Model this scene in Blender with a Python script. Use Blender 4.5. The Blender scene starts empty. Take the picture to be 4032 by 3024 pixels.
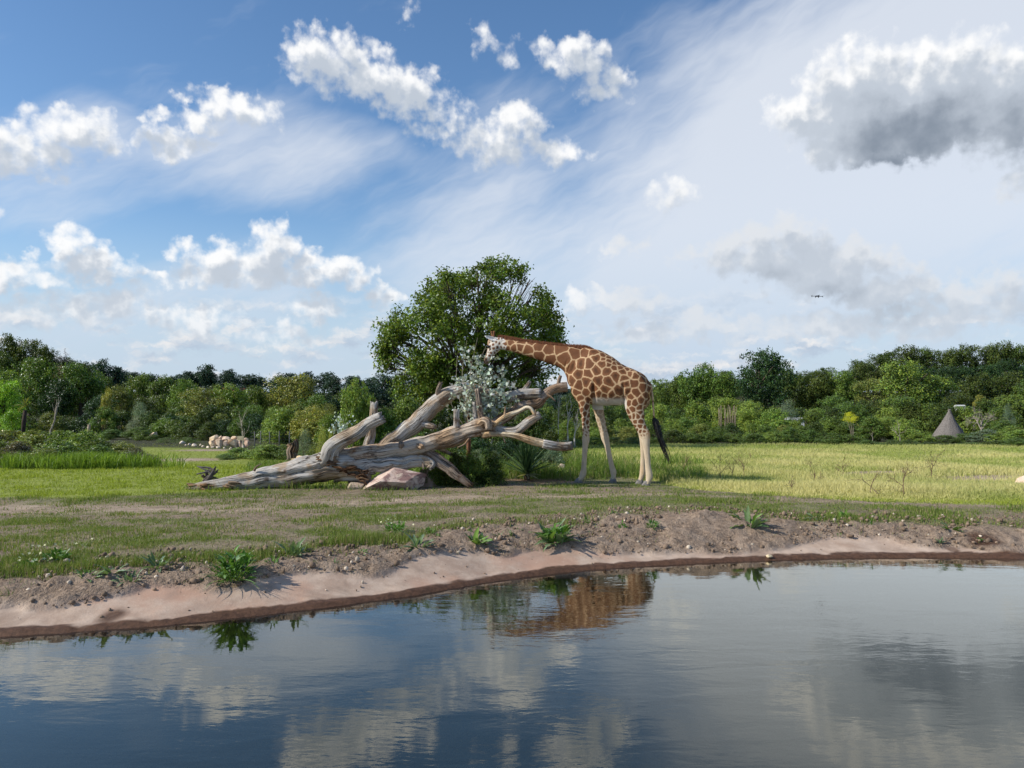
import bpy, bmesh, math, random
import numpy as np
from mathutils import Vector, Matrix

S = bpy.context.scene
COL = S.collection
R = math.radians
rng = np.random.default_rng(7)
random.seed(7)

# ------------------------------------------------------------------ camera
FPX = 3028.0            # focal length in pixels of the 4032 px wide photograph
PITCH = R(1.23)
CAMZ = 1.9
cam_d = bpy.data.cameras.new('camera')
cam_d.sensor_width = 36.0
cam_d.lens = 36.0 * FPX / 4032.0
cam_d.clip_start = 0.05
cam_d.clip_end = 8000
cam = bpy.data.objects.new('camera', cam_d)
cam.location = (0, 0, CAMZ)
cam.rotation_euler = (math.pi / 2 + PITCH, 0, 0)
COL.objects.link(cam)
S.camera = cam

SUN_EL, SUN_AZ = R(36), R(-104)      # azimuth measured from +Y towards +X
to_sun = Vector((math.cos(SUN_EL) * math.sin(SUN_AZ), math.cos(SUN_EL) * math.cos(SUN_AZ), math.sin(SUN_EL)))
sun_d = bpy.data.lights.new('sun', 'SUN')
sun_d.energy = 4.7
sun_d.angle = R(0.7)
sun_d.color = (1.0, 0.93, 0.80)
sun = bpy.data.objects.new('sun', sun_d)
sun.rotation_euler = to_sun.to_track_quat('Z', 'Y').to_euler()
sun.location = (-30, -10, 40)
COL.objects.link(sun)

S.view_settings.view_transform = 'Standard'
S.view_settings.look = 'None'
S.view_settings.gamma = 1
S.view_settings.use_curve_mapping = False
S.view_settings.exposure = 0.22
S.cycles.use_denoising = True
S.cycles.max_bounces = 8
S.cycles.diffuse_bounces = 3
S.cycles.transparent_max_bounces = 8
S.cycles.sample_clamp_indirect = 6
S.cycles.use_adaptive_sampling = True
S.cycles.adaptive_threshold = 0.02
S.cycles.adaptive_min_samples = 16


# ------------------------------------------------------------------ node helper
class NT:
    def __init__(self, tree):
        self.t = tree
        self.n = tree.nodes
        self.l = tree.links

    def node(self, typ, ins=(), **props):
        nd = self.n.new(typ)
        for k, v in props.items():
            setattr(nd, k, v)
        items = ins.items() if isinstance(ins, dict) else enumerate(ins)
        for k, v in items:
            if v is None:
                continue
            self.put(nd.inputs[k], v)
        return nd

    def put(self, sock, v):
        if isinstance(v, bpy.types.NodeSocket):
            self.l.new(v, sock)
        elif isinstance(v, bpy.types.Node):
            self.l.new(v.outputs[0], sock)
        else:
            if sock.type == 'RGBA' and hasattr(v, '__len__') and len(v) == 3:
                v = (*v, 1.0)
            sock.default_value = v

    def m(self, op, a, b=None, c=None, clamp=False):
        return self.node('ShaderNodeMath', [a, b, c], operation=op, use_clamp=clamp).outputs[0]

    def v(self, op, a, b=None, out=0):
        return self.node('ShaderNodeVectorMath', [a, b], operation=op).outputs[out]

    def scale(self, a, s):
        nd = self.node('ShaderNodeVectorMath', operation='SCALE')
        self.put(nd.inputs[0], a)
        self.put(nd.inputs[3], s)
        return nd.outputs[0]

    def sstep(self, x, a, b, lo=0.0, hi=1.0):
        nd = self.node('ShaderNodeMapRange', interpolation_type='SMOOTHSTEP', clamp=True)
        for i, q in enumerate((x, a, b, lo, hi)):
            self.put(nd.inputs[i], q)
        return nd.outputs[0]

    def mix(self, f, a, b, blend='MIX'):
        nd = self.node('ShaderNodeMix', data_type='RGBA', blend_type=blend, clamp_factor=True)
        self.put(nd.inputs[0], f)
        self.put(nd.inputs[6], a)
        self.put(nd.inputs[7], b)
        return nd.outputs[2]

    def noise(self, vec, scale, detail=4, rough=0.55, dist=0.0, out=0, dims='3D'):
        nd = self.node('ShaderNodeTexNoise', noise_dimensions=dims)
        if vec is not None:
            self.put(nd.inputs['Vector'], vec)
        nd.inputs['Scale'].default_value = scale
        nd.inputs['Detail'].default_value = detail
        nd.inputs['Roughness'].default_value = rough
        nd.inputs['Distortion'].default_value = dist
        return nd.outputs[out]


# ------------------------------------------------------------------ picture <-> place
CP, SP = math.cos(PITCH), math.sin(PITCH)


def P(px, py, Y):
    """point at depth Y (metres from the camera along +Y) seen at photograph pixel px,py"""
    a = (px - 2016) / FPX
    b = (1512 - py) / FPX
    t = Y / (CP - b * SP)
    return Vector((a * t, Y, CAMZ + t * (b * CP + SP)))


def PZ(px, py, z):
    a = (px - 2016) / FPX
    b = (1512 - py) / FPX
    t = (z - CAMZ) / (b * CP + SP)
    return Vector((a * t, t * (CP - b * SP), z))


def azel(px, py):
    d = P(px, py, 1.0) - Vector((0, 0, CAMZ))
    return math.degrees(math.atan2(d.x, d.y)), math.degrees(math.atan2(d.z, math.hypot(d.x, d.y)))


# ------------------------------------------------------------------ world: sky + clouds
world = bpy.data.worlds.new('World')
S.world = world
world.use_nodes = True
wt = NT(world.node_tree)
wt.n.clear()

# (px, py, rx, ry, strength) of the cumulus heaps
CUM = [
    (1290, 235, 175, 120, 1.0), (1225, 185, 90, 85, 0.9), (1450, 300, 170, 100, 1.0), (1600, 365, 150, 115, 1.0), (1740, 475, 150, 105, 0.55),
    (1960, 560, 190, 95, 0.85), (2050, 480, 110, 85, 0.9), (2160, 595, 160, 55, 0.7),
    (2290, 230, 120, 95, 0.95), (2390, 335, 120, 80, 0.6), (2180, 205, 90, 60, 0.55), (2010, 215, 70, 60, 0.5), (1900, 150, 55, 60, 0.42), (1610, 60, 50, 45, 0.42),
    (920, 420, 155, 70, 0.95), (780, 455, 120, 45, 0.8), (600, 455, 70, 35, 0.6), (690, 560, 115, 60, 0.85), (1050, 450, 80, 50, 0.55),
    (290, 510, 165, 85, 0.95), (90, 580, 180, 90, 0.9), (380, 560, 100, 50, 0.6), (-60, 560, 150, 100, 0.9),
    (1075, 990, 115, 125, 1.0), (850, 1010, 110, 75, 0.9), (1010, 1060, 240, 75, 1.0), (1270, 1060, 190, 80, 1.0), (820, 1085, 125, 55, 0.95), (1400, 1085, 100, 50, 0.8), (700, 970, 60, 40, 0.55),
    (275, 960, 75, 80, 0.9), (370, 1040, 150, 80, 1.0), (110, 1085, 170, 60, 0.95), (-40, 1070, 120, 60, 0.9), (600, 1090, 80, 30, 0.6),
    (480, 1190, 130, 75, 0.8), (360, 1240, 110, 55, 0.75), (130, 1220, 190, 70, 0.6), (760, 1265, 170, 65, 0.75), (620, 1225, 90, 45, 0.65),
    (1245, 1215, 115, 70, 0.85), (1500, 1170, 85, 45, 0.7), (1120, 1320, 200, 45, 0.55),
    (3560, 430, 430, 195, 1.7), (3370, 345, 210, 160, 1.15), (3700, 320, 260, 160, 1.25), (3960, 400, 270, 185, 1.45), (3150, 445, 140, 90, 0.9), (3500, 550, 340, 95, 1.75),
    (3000, 990, 270, 110, 1.15), (3260, 1070, 280, 115, 1.3), (3090, 920, 150, 80, 0.9), (3350, 1020, 140, 90, 1.0), (3470, 1140, 230, 85, 1.25), (2720, 1010, 110, 40, 0.6),
    (2450, 1185, 170, 60, 0.95), (2290, 1180, 90, 55, 0.8), (2640, 770, 95, 70, 0.62), (2460, 965, 120, 35, 0.62),
    (3760, 1190, 160, 95, 0.95), (3960, 1160, 140, 110, 0.95), (3560, 1275, 260, 70, 0.85), (3200, 1285, 240, 60, 0.8), (2750, 1290, 260, 60, 0.75), (2480, 1310, 180, 50, 0.7),
    (4030, 740, 110, 50, 0.8), (4300, 520, 260, 200, 1.3), (4500, 1000, 300, 110, 1.0), (-420, 800, 260, 110, 0.9),
]
# broad thin veil: (px, py, rx, ry, strength)
VEIL = [(3250, 760, 1400, 760, 1.3), (3900, 120, 900, 520, 0.95), (2700, 1050, 1150, 480, 1.15), (2100, 900, 500, 300, 0.55), (5200, 500, 1700, 1100, 1.0),
        (1100, 760, 560, 140, 0.42), (300, 720, 620, 130, 0.32), (2900, 60, 500, 220, 0.35), (1700, 640, 500, 110, 0.3), (600, 1290, 1500, 170, 0.5)]


def blob_chain(nt, P_, items, smooth, off=(0.0, 0.0)):
    """2.2 minus the smallest (s-weighted) squared distance: > 0 inside the heaps"""
    acc = None
    k = 57.3 / FPX
    for (px, py, rx, ry, s) in items:
        az, el = azel(px, py)
        q = math.sqrt(s)
        ix, iy = q / (rx * k), q / (ry * k)
        d = nt.node('ShaderNodeVectorMath', [P_, (ix, iy, 0), (-(az - off[0]) * ix, -(el - off[1]) * iy, math.sqrt(2.2 - s))], operation='MULTIPLY_ADD').outputs[0]
        q = nt.v('DOT_PRODUCT', d, d, out=1)
        acc = q if acc is None else nt.node('ShaderNodeMath', [acc, q, smooth], operation='SMOOTH_MIN').outputs[0]
    return nt.m('SUBTRACT', 2.2, acc)


def n2(vec, scale, detail, rough=0.58, dist=0.0, out=0):
    return wt.noise(vec, scale, detail, rough, dist, out, '2D')


tc = wt.node('ShaderNodeTexCoord')
dirv = wt.v('NORMALIZE', tc.outputs['Generated'])
sx = wt.node('ShaderNodeSeparateXYZ', [dirv])
az = wt.m('MULTIPLY', wt.m('ARCTAN2', sx.outputs[0], sx.outputs[1]), 57.2958)
el = wt.m('MULTIPLY', wt.m('ARCSINE', sx.outputs[2]), 57.2958)
PA = wt.node('ShaderNodeCombineXYZ', [az, el, 0.0]).outputs[0]

sky = wt.node('ShaderNodeTexSky', sky_type='NISHITA', sun_disc=False)
sky.sun_elevation = SUN_EL
sky.sun_rotation = SUN_AZ
sky.altitude = 100
sky.air_density = 1.0
sky.dust_density = 0.4
sky.ozone_density = 3.0
SKY_STR = 0.125
hs = wt.node('ShaderNodeHueSaturation', {'Saturation': 1.12, 'Color': sky.outputs[0]})
skyc = wt.scale(hs.outputs[0], SKY_STR)

HALF = (0.5, 0.5, 0.0)
w1 = wt.scale(wt.v('SUBTRACT', n2(PA, 0.5, 1, out=1), HALF), 1.9)
w2 = wt.scale(wt.v('SUBTRACT', n2(PA, 1.8, 2, 0.58, out=1), HALF), 0.75)
warp = wt.v('ADD', w1, w2)
Pw = wt.v('ADD', PA, warp)


def relief(off):
    q = PA if off is None else wt.v('ADD', PA, (off[0], off[1], 0))
    vor = wt.node('ShaderNodeTexVoronoi', voronoi_dimensions='2D', feature='F1', normalize=True)
    wt.put(vor.inputs['Vector'], wt.v('ADD', q, wt.scale(w2, 0.6)))
    vor.inputs['Scale'].default_value = 0.85
    vor.inputs['Detail'].default_value = 1.0
    vor.inputs['Roughness'].default_value = 0.6
    puff = wt.m('MULTIPLY_ADD', vor.outputs['Distance'], -1.15, 0.42)
    fb = wt.m('MULTIPLY_ADD', n2(q, 0.7, 6 if off is None else 3, 0.53), 1.8, -0.9)
    return wt.m('ADD', puff, fb)


OFF = (-0.35, 0.85)
D0 = wt.m('ADD', blob_chain(wt, Pw, CUM, 0.3), relief(None))
B1 = blob_chain(wt, Pw, CUM, 0.3, (OFF[0] * 1.9, OFF[1] * 1.9))
D1 = wt.m('ADD', B1, relief(OFF))
# small cumulus rows low over the horizon, all round
PH = wt.v('MULTIPLY', wt.v('ADD', PA, wt.scale(w2, 0.8)), (0.5, 1.4, 1))
hz = wt.m('MULTIPLY_ADD', n2(PH, 0.45, 4, 0.62), 2.2, -1.1)
hz1 = wt.m('MULTIPLY_ADD', n2(wt.v('ADD', PH, (-0.3, 0.9, 0)), 0.45, 3, 0.62), 2.2, -1.1)
hzb = wt.m('MULTIPLY', wt.sstep(el, 0.0, 1.5), wt.sstep(el, 9.5, 4.0))
hz_a = wt.m('MULTIPLY', wt.sstep(hz, -0.15, 0.5), hzb)
# heaps outside the photographed part of the sky
gen = wt.m('MULTIPLY_ADD', n2(wt.v('MULTIPLY', PA, (0.6, 1.0, 1)), 0.14, 4, 0.6), 2.6, -1.45)
side = wt.sstep(wt.m('ABSOLUTE', az), 42.0, 55.0)
high = wt.sstep(el, 31.0, 40.0)
gen_a = wt.m('MULTIPLY', wt.sstep(gen, 0.0, 0.35), wt.m('MAXIMUM', side, high))

# thin streaky veil
PR = wt.node('ShaderNodeVectorRotate', rotation_type='Z_AXIS')
wt.put(PR.inputs['Vector'], wt.v('ADD', PA, wt.scale(w1, 0.5)))
PR.inputs['Angle'].default_value = -0.45
PS = wt.v('MULTIPLY', PR.outputs[0], (0.24, 1.0, 1))
streak = n2(PS, 0.20, 5, 0.6)
vw = wt.scale(wt.v('SUBTRACT', n2(PA, 0.06, 1, out=1), HALF), 15.0)
VB = blob_chain(wt, wt.v('ADD', PA, vw), VEIL, 0.6)
vd = wt.m('ADD', VB, wt.m('MULTIPLY_ADD', streak, 1.5, -0.78))
veil_a = wt.m('MULTIPLY', wt.sstep(vd, -0.25, 1.0), 0.86)
wisp = wt.m('MULTIPLY', wt.sstep(streak, 0.52, 0.80), 0.22)
veil_a = wt.m('MAXIMUM', veil_a, wisp)

c = wt.mix(veil_a, skyc, (0.66, 0.70, 0.765))
# pale air towards the horizon
c = wt.mix(wt.m('MULTIPLY', wt.sstep(el, 14.0, 0.0), 0.85), c, (0.44, 0.545, 0.68))
hz_lit = wt.sstep(hz1, 0.35, -0.25)
c = wt.mix(wt.m('MULTIPLY', hz_a, 0.88), c, wt.mix(hz_lit, (0.41, 0.49, 0.60), (0.76, 0.745, 0.74)))
c = wt.mix(wt.m('MULTIPLY', gen_a, 0.8), c, (0.62, 0.65, 0.70))
cum_a = wt.m('MULTIPLY', wt.sstep(D0, -0.06, 1.05), 0.97)
lit = wt.sstep(D1, 0.92, -0.45)
against = wt.m('MULTIPLY', wt.sstep(az, 3.0, 9.0), wt.sstep(el, 17.0, 12.0))
lit = wt.m('MULTIPLY', lit, wt.m('MULTIPLY_ADD', against, -0.55, 1.0))
deep = wt.sstep(wt.m('MULTIPLY_ADD', D1, 0.25, wt.m('MULTIPLY', B1, 0.75)), 0.85, 1.95)
shade_c = wt.mix(deep, (0.47, 0.52, 0.59), (0.185, 0.225, 0.285))
cum_c = wt.mix(lit, shade_c, (0.87, 0.87, 0.87))
# heaps on the right stand against the light: greyer bodies
cum_c = wt.mix(wt.m('MULTIPLY', wt.sstep(el, 11.0, 1.0), 0.5), cum_c, (0.53, 0.60, 0.68))
c = wt.mix(cum_a, c, cum_c)
bgd = wt.node('ShaderNodeBackground', [c, 1.0])
wo = wt.node('ShaderNodeOutputWorld')
wt.l.new(bgd.outputs[0], wo.inputs[0])
world.cycles.sampling_method = 'MANUAL'
world.cycles.sample_map_resolution = 512


# ------------------------------------------------------------------ numeric noise
def _h(ix, iy, iz, seed):
    n = (ix.astype(np.int64) * 374761393 + iy.astype(np.int64) * 668265263 + iz.astype(np.int64) * 2147483647 + seed * 144665) & 0xFFFFFFFF
    n = ((n ^ (n >> 13)) * 1274126177) & 0xFFFFFFFF
    n = ((n ^ (n >> 16)) * 2246822519) & 0xFFFFFFFF
    n = n ^ (n >> 15)
    return (n & 0xFFFFFF) / float(0xFFFFFF)


def vnoise(x, y, z=None, seed=0):
    x = np.asarray(x, float); y = np.asarray(y, float)
    z = np.zeros_like(x) if z is None else np.asarray(z, float)
    ix, iy, iz = np.floor(x), np.floor(y), np.floor(z)
    fx, fy, fz = x - ix, y - iy, z - iz
    fx = fx * fx * (3 - 2 * fx); fy = fy * fy * (3 - 2 * fy); fz = fz * fz * (3 - 2 * fz)
    out = 0
    for dz in (0, 1):
        wz = fz if dz else 1 - fz
        for dy in (0, 1):
            wy = fy if dy else 1 - fy
            for dx in (0, 1):
                wx = fx if dx else 1 - fx
                out = out + wx * wy * wz * _h(ix + dx, iy + dy, iz + dz, seed)
    return out            # 0..1


def fbm(x, y, z=None, oct=4, seed=0, gain=0.5):
    a, s, n = 1.0, 0.0, 0.0
    f = 1.0
    for o in range(oct):
        s = s + a * (vnoise(np.asarray(x) * f + o * 17.3, np.asarray(y) * f - o * 9.1, None if z is None else np.asarray(z) * f + o * 5.7, seed + o) - 0.5)
        n += a
        a *= gain
        f *= 2.03
    return s / n * 2      # about -1..1


def sst(x, a, b):
    t = np.clip((np.asarray(x, float) - a) / (b - a), 0, 1)
    return t * t * (3 - 2 * t)


# ------------------------------------------------------------------ mesh helpers
def mesh_np(name, V, F, smooth=False, mat=None):
    """V (n,3); F (m,k) all faces with k corners"""
    V = np.ascontiguousarray(V, dtype=np.float32)
    F = np.ascontiguousarray(F, dtype=np.int32)
    me = bpy.data.meshes.new(name)
    me.vertices.add(len(V))
    me.vertices.foreach_set('co', V.ravel())
    m, k = F.shape
    me.loops.add(m * k)
    me.loops.foreach_set('vertex_index', F.ravel())
    me.polygons.add(m)
    me.polygons.foreach_set('loop_start', np.arange(0, m * k, k, dtype=np.int32))
    if smooth:
        me.polygons.foreach_set('use_smooth', np.ones(m, dtype=bool))
    me.update(calc_edges=True)
    if mat:
        me.materials.append(mat)
    return me


def add_col(me, name, C):
    C = np.asarray(C, np.float32)
    if C.shape[1] == 3:
        C = np.concatenate([C, np.ones((len(C), 1), np.float32)], 1)
    a = me.attributes.new(name, 'FLOAT_COLOR', 'POINT')
    a.data.foreach_set('color', np.ascontiguousarray(C).ravel())


def add_f(me, name, x):
    a = me.attributes.new(name, 'FLOAT', 'POINT')
    a.data.foreach_set('value', np.ascontiguousarray(x, dtype=np.float32))


class MB:
    """collects shapes into one mesh"""
    def __init__(s):
        s.v, s.f, s.uv, s.n = [], [], [], 0

    def add(s, V, F, uv=None):
        s.v.append(np.asarray(V, float))
        s.f += [tuple(int(i) + s.n for i in f) for f in F]
        s.uv.append(np.zeros((len(V), 2)) if uv is None else np.asarray(uv, float))
        s.n += len(V)

    def tube(s, pts, rad, sides=8, cap=True):
        V, F, uv = tube(pts, rad, sides, cap)
        s.add(V, F, uv)

    def box(s, c, d, rot=0.0):
        x, y, z = d[0] / 2, d[1] / 2, d[2] / 2
        V = np.array([(i, j, k) for k in (-z, z) for i, j in ((-x, -y), (x, -y), (x, y), (-x, y))])
        cr, sr = math.cos(rot), math.sin(rot)
        V = np.stack([V[:, 0] * cr - V[:, 1] * sr, V[:, 0] * sr + V[:, 1] * cr, V[:, 2]], 1) + np.array(c)
        s.add(V, [(3, 2, 1, 0), (4, 5, 6, 7), (0, 1, 5, 4), (1, 2, 6, 5), (2, 3, 7, 6), (3, 0, 4, 7)])

    def mesh(s, name, mat=None, smooth=True):
        me = bpy.data.meshes.new(name)
        V = np.concatenate(s.v)
        me.from_pydata(V.tolist(), [], s.f)
        if smooth:
            me.polygons.foreach_set('use_smooth', np.ones(len(me.polygons), dtype=bool))
        me.update()
        uv = np.concatenate(s.uv)
        a = me.attributes.new('grain', 'FLOAT_VECTOR', 'POINT')
        a.data.foreach_set('vector', np.ascontiguousarray(np.concatenate([uv, np.zeros((len(uv), 1))], 1), dtype=np.float32).ravel())
        if mat:
            me.materials.append(mat)
        return me


def frames(pts):
    pts = np.asarray(pts, float)
    T = np.gradient(pts, axis=0)
    T /= np.linalg.norm(T, axis=1)[:, None] + 1e-9
    ref = np.array([0, 0, 1.0]) if abs(T[0][2]) < 0.9 else np.array([0, 1.0, 0])
    N = []
    n = np.cross(T[0], ref); n /= np.linalg.norm(n)
    for t in T:
        n = n - t * n.dot(t)
        n /= np.linalg.norm(n) + 1e-9
        N.append(n.copy())
    N = np.array(N)
    return T, N, np.cross(T, N)


def tube(pts, rad, sides=8, cap=True):
    pts = np.asarray(pts, float)
    rad = np.broadcast_to(np.asarray(rad, float), (len(pts),))
    T, N, Bn = frames(pts)
    a = np.linspace(0, 2 * math.pi, sides, endpoint=False)
    V = pts[:, None, :] + rad[:, None, None] * (np.cos(a)[None, :, None] * N[:, None, :] + np.sin(a)[None, :, None] * Bn[:, None, :])
    L = np.concatenate([[0], np.cumsum(np.linalg.norm(np.diff(pts, axis=0), axis=1))])
    uv = np.stack([np.broadcast_to(np.cos(a) * 0.5, V.shape[:2]), np.broadcast_to(L[:, None], V.shape[:2])], -1).reshape(-1, 2)
    V = V.reshape(-1, 3)
    n = len(pts)
    F = [(i * sides + j, i * sides + (j + 1) % sides, (i + 1) * sides + (j + 1) % sides, (i + 1) * sides + j) for i in range(n - 1) for j in range(sides)]
    if cap:
        F.append(tuple(range(sides - 1, -1, -1)))
        F.append(tuple((n - 1) * sides + j for j in range(sides)))
    return V, F, uv


def catmull(pts, k):
    """resample control points (n,d) with k points per span"""
    p = np.asarray(pts, float)
    q = np.vstack([2 * p[0] - p[1], p, 2 * p[-1] - p[-2]])
    out = []
    for i in range(1, len(q) - 2):
        for t in np.linspace(0, 1, k, endpoint=False):
            a, b, c_, d = q[i - 1], q[i], q[i + 1], q[i + 2]
            out.append(0.5 * (2 * b + (c_ - a) * t + (2 * a - 5 * b + 4 * c_ - d) * t * t + (3 * b - a - 3 * c_ + d) * t ** 3))
    out.append(p[-1])
    return np.array(out)


# ------------------------------------------------------------------ object helpers
def tag(o, label=None, cat=None, group=None, kind=None):
    if label:
        o['label'] = label
    if cat:
        o['category'] = cat
    if group:
        o['group'] = group
    if kind:
        o['kind'] = kind
    return o


def obj(name, me, parent=None, loc=None):
    o = bpy.data.objects.new(name, me)
    COL.objects.link(o)
    if parent is not None:
        o.parent = parent
    if loc is not None:
        o.location = loc
    return o


def empty(name, loc=(0, 0, 0)):
    o = bpy.data.objects.new(name, None)
    o.empty_display_size = 0.3
    o.location = loc
    COL.objects.link(o)
    return o


def wmesh(o):
    """parent offset: part mesh given in world coordinates under a thing at o.location"""
    return Matrix.Translation(-Vector(o.location))


def part_world(name, me, parent):
    """part whose mesh is in world coordinates, under an unrotated Empty"""
    o = obj(name, me, parent)
    o.location = -Vector(parent.location)
    return o


# ------------------------------------------------------------------ materials
def material(name):
    m = bpy.data.materials.new(name)
    m.use_nodes = True
    t = NT(m.node_tree)
    t.n.clear()
    out = t.node('ShaderNodeOutputMaterial')
    return m, t, out


def principled(t, out, col, rough=0.8, spec=0.3, bump=None, bstr=0.3, bdist=0.02):
    p = t.node('ShaderNodeBsdfPrincipled')
    t.put(p.inputs['Base Color'], col)
    t.put(p.inputs['Roughness'], rough)
    t.put(p.inputs['Specular IOR Level'], spec)
    if bump is not None:
        b = t.node('ShaderNodeBump')
        b.inputs['Strength'].default_value = bstr
        b.inputs['Distance'].default_value = bdist
        t.put(b.inputs['Height'], bump)
        t.l.new(b.outputs[0], p.inputs['Normal'])
    t.l.new(p.outputs[0], out.inputs[0])
    return p


def attr(t, name, out='Color'):
    return t.node('ShaderNodeAttribute', attribute_name=name).outputs[out]


def leaf_material(name, from_object, trans=0.35, spec=0.25, rough=0.5):
    m, t, out = material(name)
    rnd = attr(t, 'tint')
    if from_object:
        oc = t.node('ShaderNodeObjectInfo').outputs['Color']
        col = t.mix(1.0, oc, rnd, 'MULTIPLY')
    else:
        col = rnd
    d = t.node('ShaderNodeBsdfDiffuse', [col])
    tr = t.node('ShaderNodeBsdfTranslucent', [t.mix(1.0, col, (1.15, 1.15, 0.6), 'MULTIPLY')])
    mx = t.node('ShaderNodeMixShader', [trans, d.outputs[0], tr.outputs[0]])
    gl = t.node('ShaderNodeBsdfGlossy', {'Roughness': rough, 'Color': (0.9, 0.95, 1.0)})
    lw = t.node('ShaderNodeLayerWeight', {'Blend': 0.15})
    mx2 = t.node('ShaderNodeMixShader', [t.m('MULTIPLY', lw.outputs[0], spec), mx.outputs[0], gl.outputs[0]])
    t.l.new(mx2.outputs[0], out.inputs[0])
    return m


M_leaf = leaf_material('foliage', True, 0.3, 0.12)
M_leafc = leaf_material('leaf_own_colour', False, 0.3, 0.12)
M_grass = leaf_material('grass', False, 0.35, 0.1)


def bark_material():
    m, t, out = material('bark')
    tc_ = t.node('ShaderNodeTexCoord').outputs['Object']
    n1 = t.noise(t.v('MULTIPLY', tc_, (6, 6, 1.2)), 3.0, 6, 0.65)
    oc = t.node('ShaderNodeObjectInfo').outputs['Color']
    col = t.mix(t.sstep(n1, 0.3, 0.7), t.mix(1.0, oc, (0.45, 0.42, 0.4), 'MULTIPLY'), oc)
    principled(t, out, col, 0.9, 0.15, n1, 0.6, 0.03)
    return m


M_bark = bark_material()


def wood_material():
    """weathered barkless dead wood; grain attribute = (around, along)"""
    m, t, out = material('weathered_wood')
    uv = attr(t, 'grain', 'Vector')
    oc = t.node('ShaderNodeObjectInfo').outputs['Color']
    pos = t.node('ShaderNodeTexCoord').outputs['Object']
    fine = t.noise(t.v('MULTIPLY', uv, (18, 0.9, 1)), 2.0, 6, 0.65, 0.2)
    crack = t.noise(t.v('MULTIPLY', uv, (4.2, 0.42, 1)), 2.0, 5, 0.55, 0.5)
    patch = t.noise(pos, 1.7, 5, 0.6)
    patch2 = t.noise(t.v('ADD', pos, (7, 3, 1)), 3.3, 5, 0.65)
    grey = t.mix(t.sstep(fine, 0.32, 0.68), (0.24, 0.225, 0.21), (0.62, 0.59, 0.55))
    tan = t.mix(t.sstep(fine, 0.3, 0.7), (0.21, 0.135, 0.085), (0.47, 0.365, 0.25))
    k = t.m('MULTIPLY', t.sstep(patch, 0.46, 0.58), 0.85)
    col = t.mix(k, grey, tan)
    col = t.mix(t.m('MULTIPLY', t.sstep(patch2, 0.55, 0.67), 0.75), col, (0.16, 0.085, 0.045))
    ck = t.sstep(t.m('ABSOLUTE', t.m('SUBTRACT', crack, 0.5)), 0.028, 0.004)
    col = t.mix(t.m('MULTIPLY', ck, 0.85), col, (0.045, 0.034, 0.026))
    col = t.mix(1.0, col, oc, 'MULTIPLY')
    hgt = t.m('SUBTRACT', t.m('MULTIPLY_ADD', fine, 0.5, t.m('MULTIPLY', patch2, 0.6)), t.m('MULTIPLY', ck, 0.7))
    principled(t, out, col, 0.85, 0.15, hgt, 0.75, 0.03)
    return m


M_wood = wood_material()


def stone_material():
    m, t, out = material('stone')
    oi = t.node('ShaderNodeObjectInfo')
    pos = t.v('ADD', t.node('ShaderNodeTexCoord').outputs['Object'], t.scale((13.0, 7.0, 5.0), oi.outputs['Random']))
    n1 = t.noise(pos, 2.2, 6, 0.6, 0.6)
    n2 = t.noise(pos, 9.0, 6, 0.7)
    n3 = t.noise(t.v('MULTIPLY', pos, (1, 1, 2.2)), 2.2, 5, 0.6, 1.0)
    col = t.mix(t.sstep(n1, 0.35, 0.65), t.mix(1.0, oi.outputs['Color'], (0.74, 0.66, 0.64), 'MULTIPLY'), oi.outputs['Color'])
    col = t.mix(t.m('MULTIPLY', t.sstep(n2, 0.52, 0.75), 0.45), col, t.mix(1.0, oi.outputs['Color'], (0.5, 0.46, 0.44), 'MULTIPLY'))
    al = oi.outputs['Alpha']     # how strongly the stone is streaked with purple
    streak_ = t.m('MULTIPLY', t.sstep(n3, 0.48, 0.6), al)
    col = t.mix(streak_, col, (0.20, 0.115, 0.11))
    n4 = t.noise(t.v('ADD', pos, (5, 2, 9)), 3.0, 5, 0.6, 0.8)
    col = t.mix(t.m('MULTIPLY', t.sstep(n4, 0.55, 0.68), t.m('MULTIPLY', al, 0.8)), col, (0.72, 0.62, 0.50))
    principled(t, out, col, 0.85, 0.2, t.m('ADD', n2, n1), 0.5, 0.04)
    return m


M_stone = stone_material()


def plain(name, col, rough=0.7, spec=0.3, nscale=None, var=0.25):
    m, t, out = material(name)
    if nscale:
        pos = t.node('ShaderNodeTexCoord').outputs['Object']
        n = t.noise(pos, nscale, 5, 0.6)
        lo = tuple(x * (1 - var) for x in col)
        hi = tuple(min(1, x * (1 + var)) for x in col)
        principled(t, out, t.mix(t.sstep(n, 0.3, 0.7), lo, hi), rough, spec, n, 0.3, 0.02)
    else:
        principled(t, out, (*col, 1), rough, spec)
    return m


# ------------------------------------------------------------------ terrain
def curve_xy(pts, z, left=None, right=None):
    w = [PZ(px, py, z) for px, py in pts]
    a = np.array([(p.x, p.y) for p in w])
    if left:
        a = np.vstack([left, a])
    if right:
        a = np.vstack([a, right])
    a = a[np.argsort(a[:, 0])]
    return a


SHORE = curve_xy([(0, 2507), (316, 2487), (633, 2463), (949, 2431), (1300, 2390), (1616, 2346), (1933, 2290), (2249, 2249), (2600, 2225), (2988, 2208), (3247, 2199), (3635, 2194), (4032, 2200)], 0.0,
                 left=[(-60, 2.0), (-12, 4.9)], right=[(9.5, 9.3), (14, 9.6), (60, 8.0)])
def smooth_interp(a):
    xs = np.linspace(-60, 60, 2401)
    ys = np.interp(xs, a[:, 0], a[:, 1])
    k = np.hanning(9); k /= k.sum()
    ys = np.convolve(np.pad(ys, 4, mode='edge'), k, mode='valid')
    return lambda x: np.interp(x, xs, ys)


f_shore = smooth_interp(SHORE)
SL = 0.90


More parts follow.
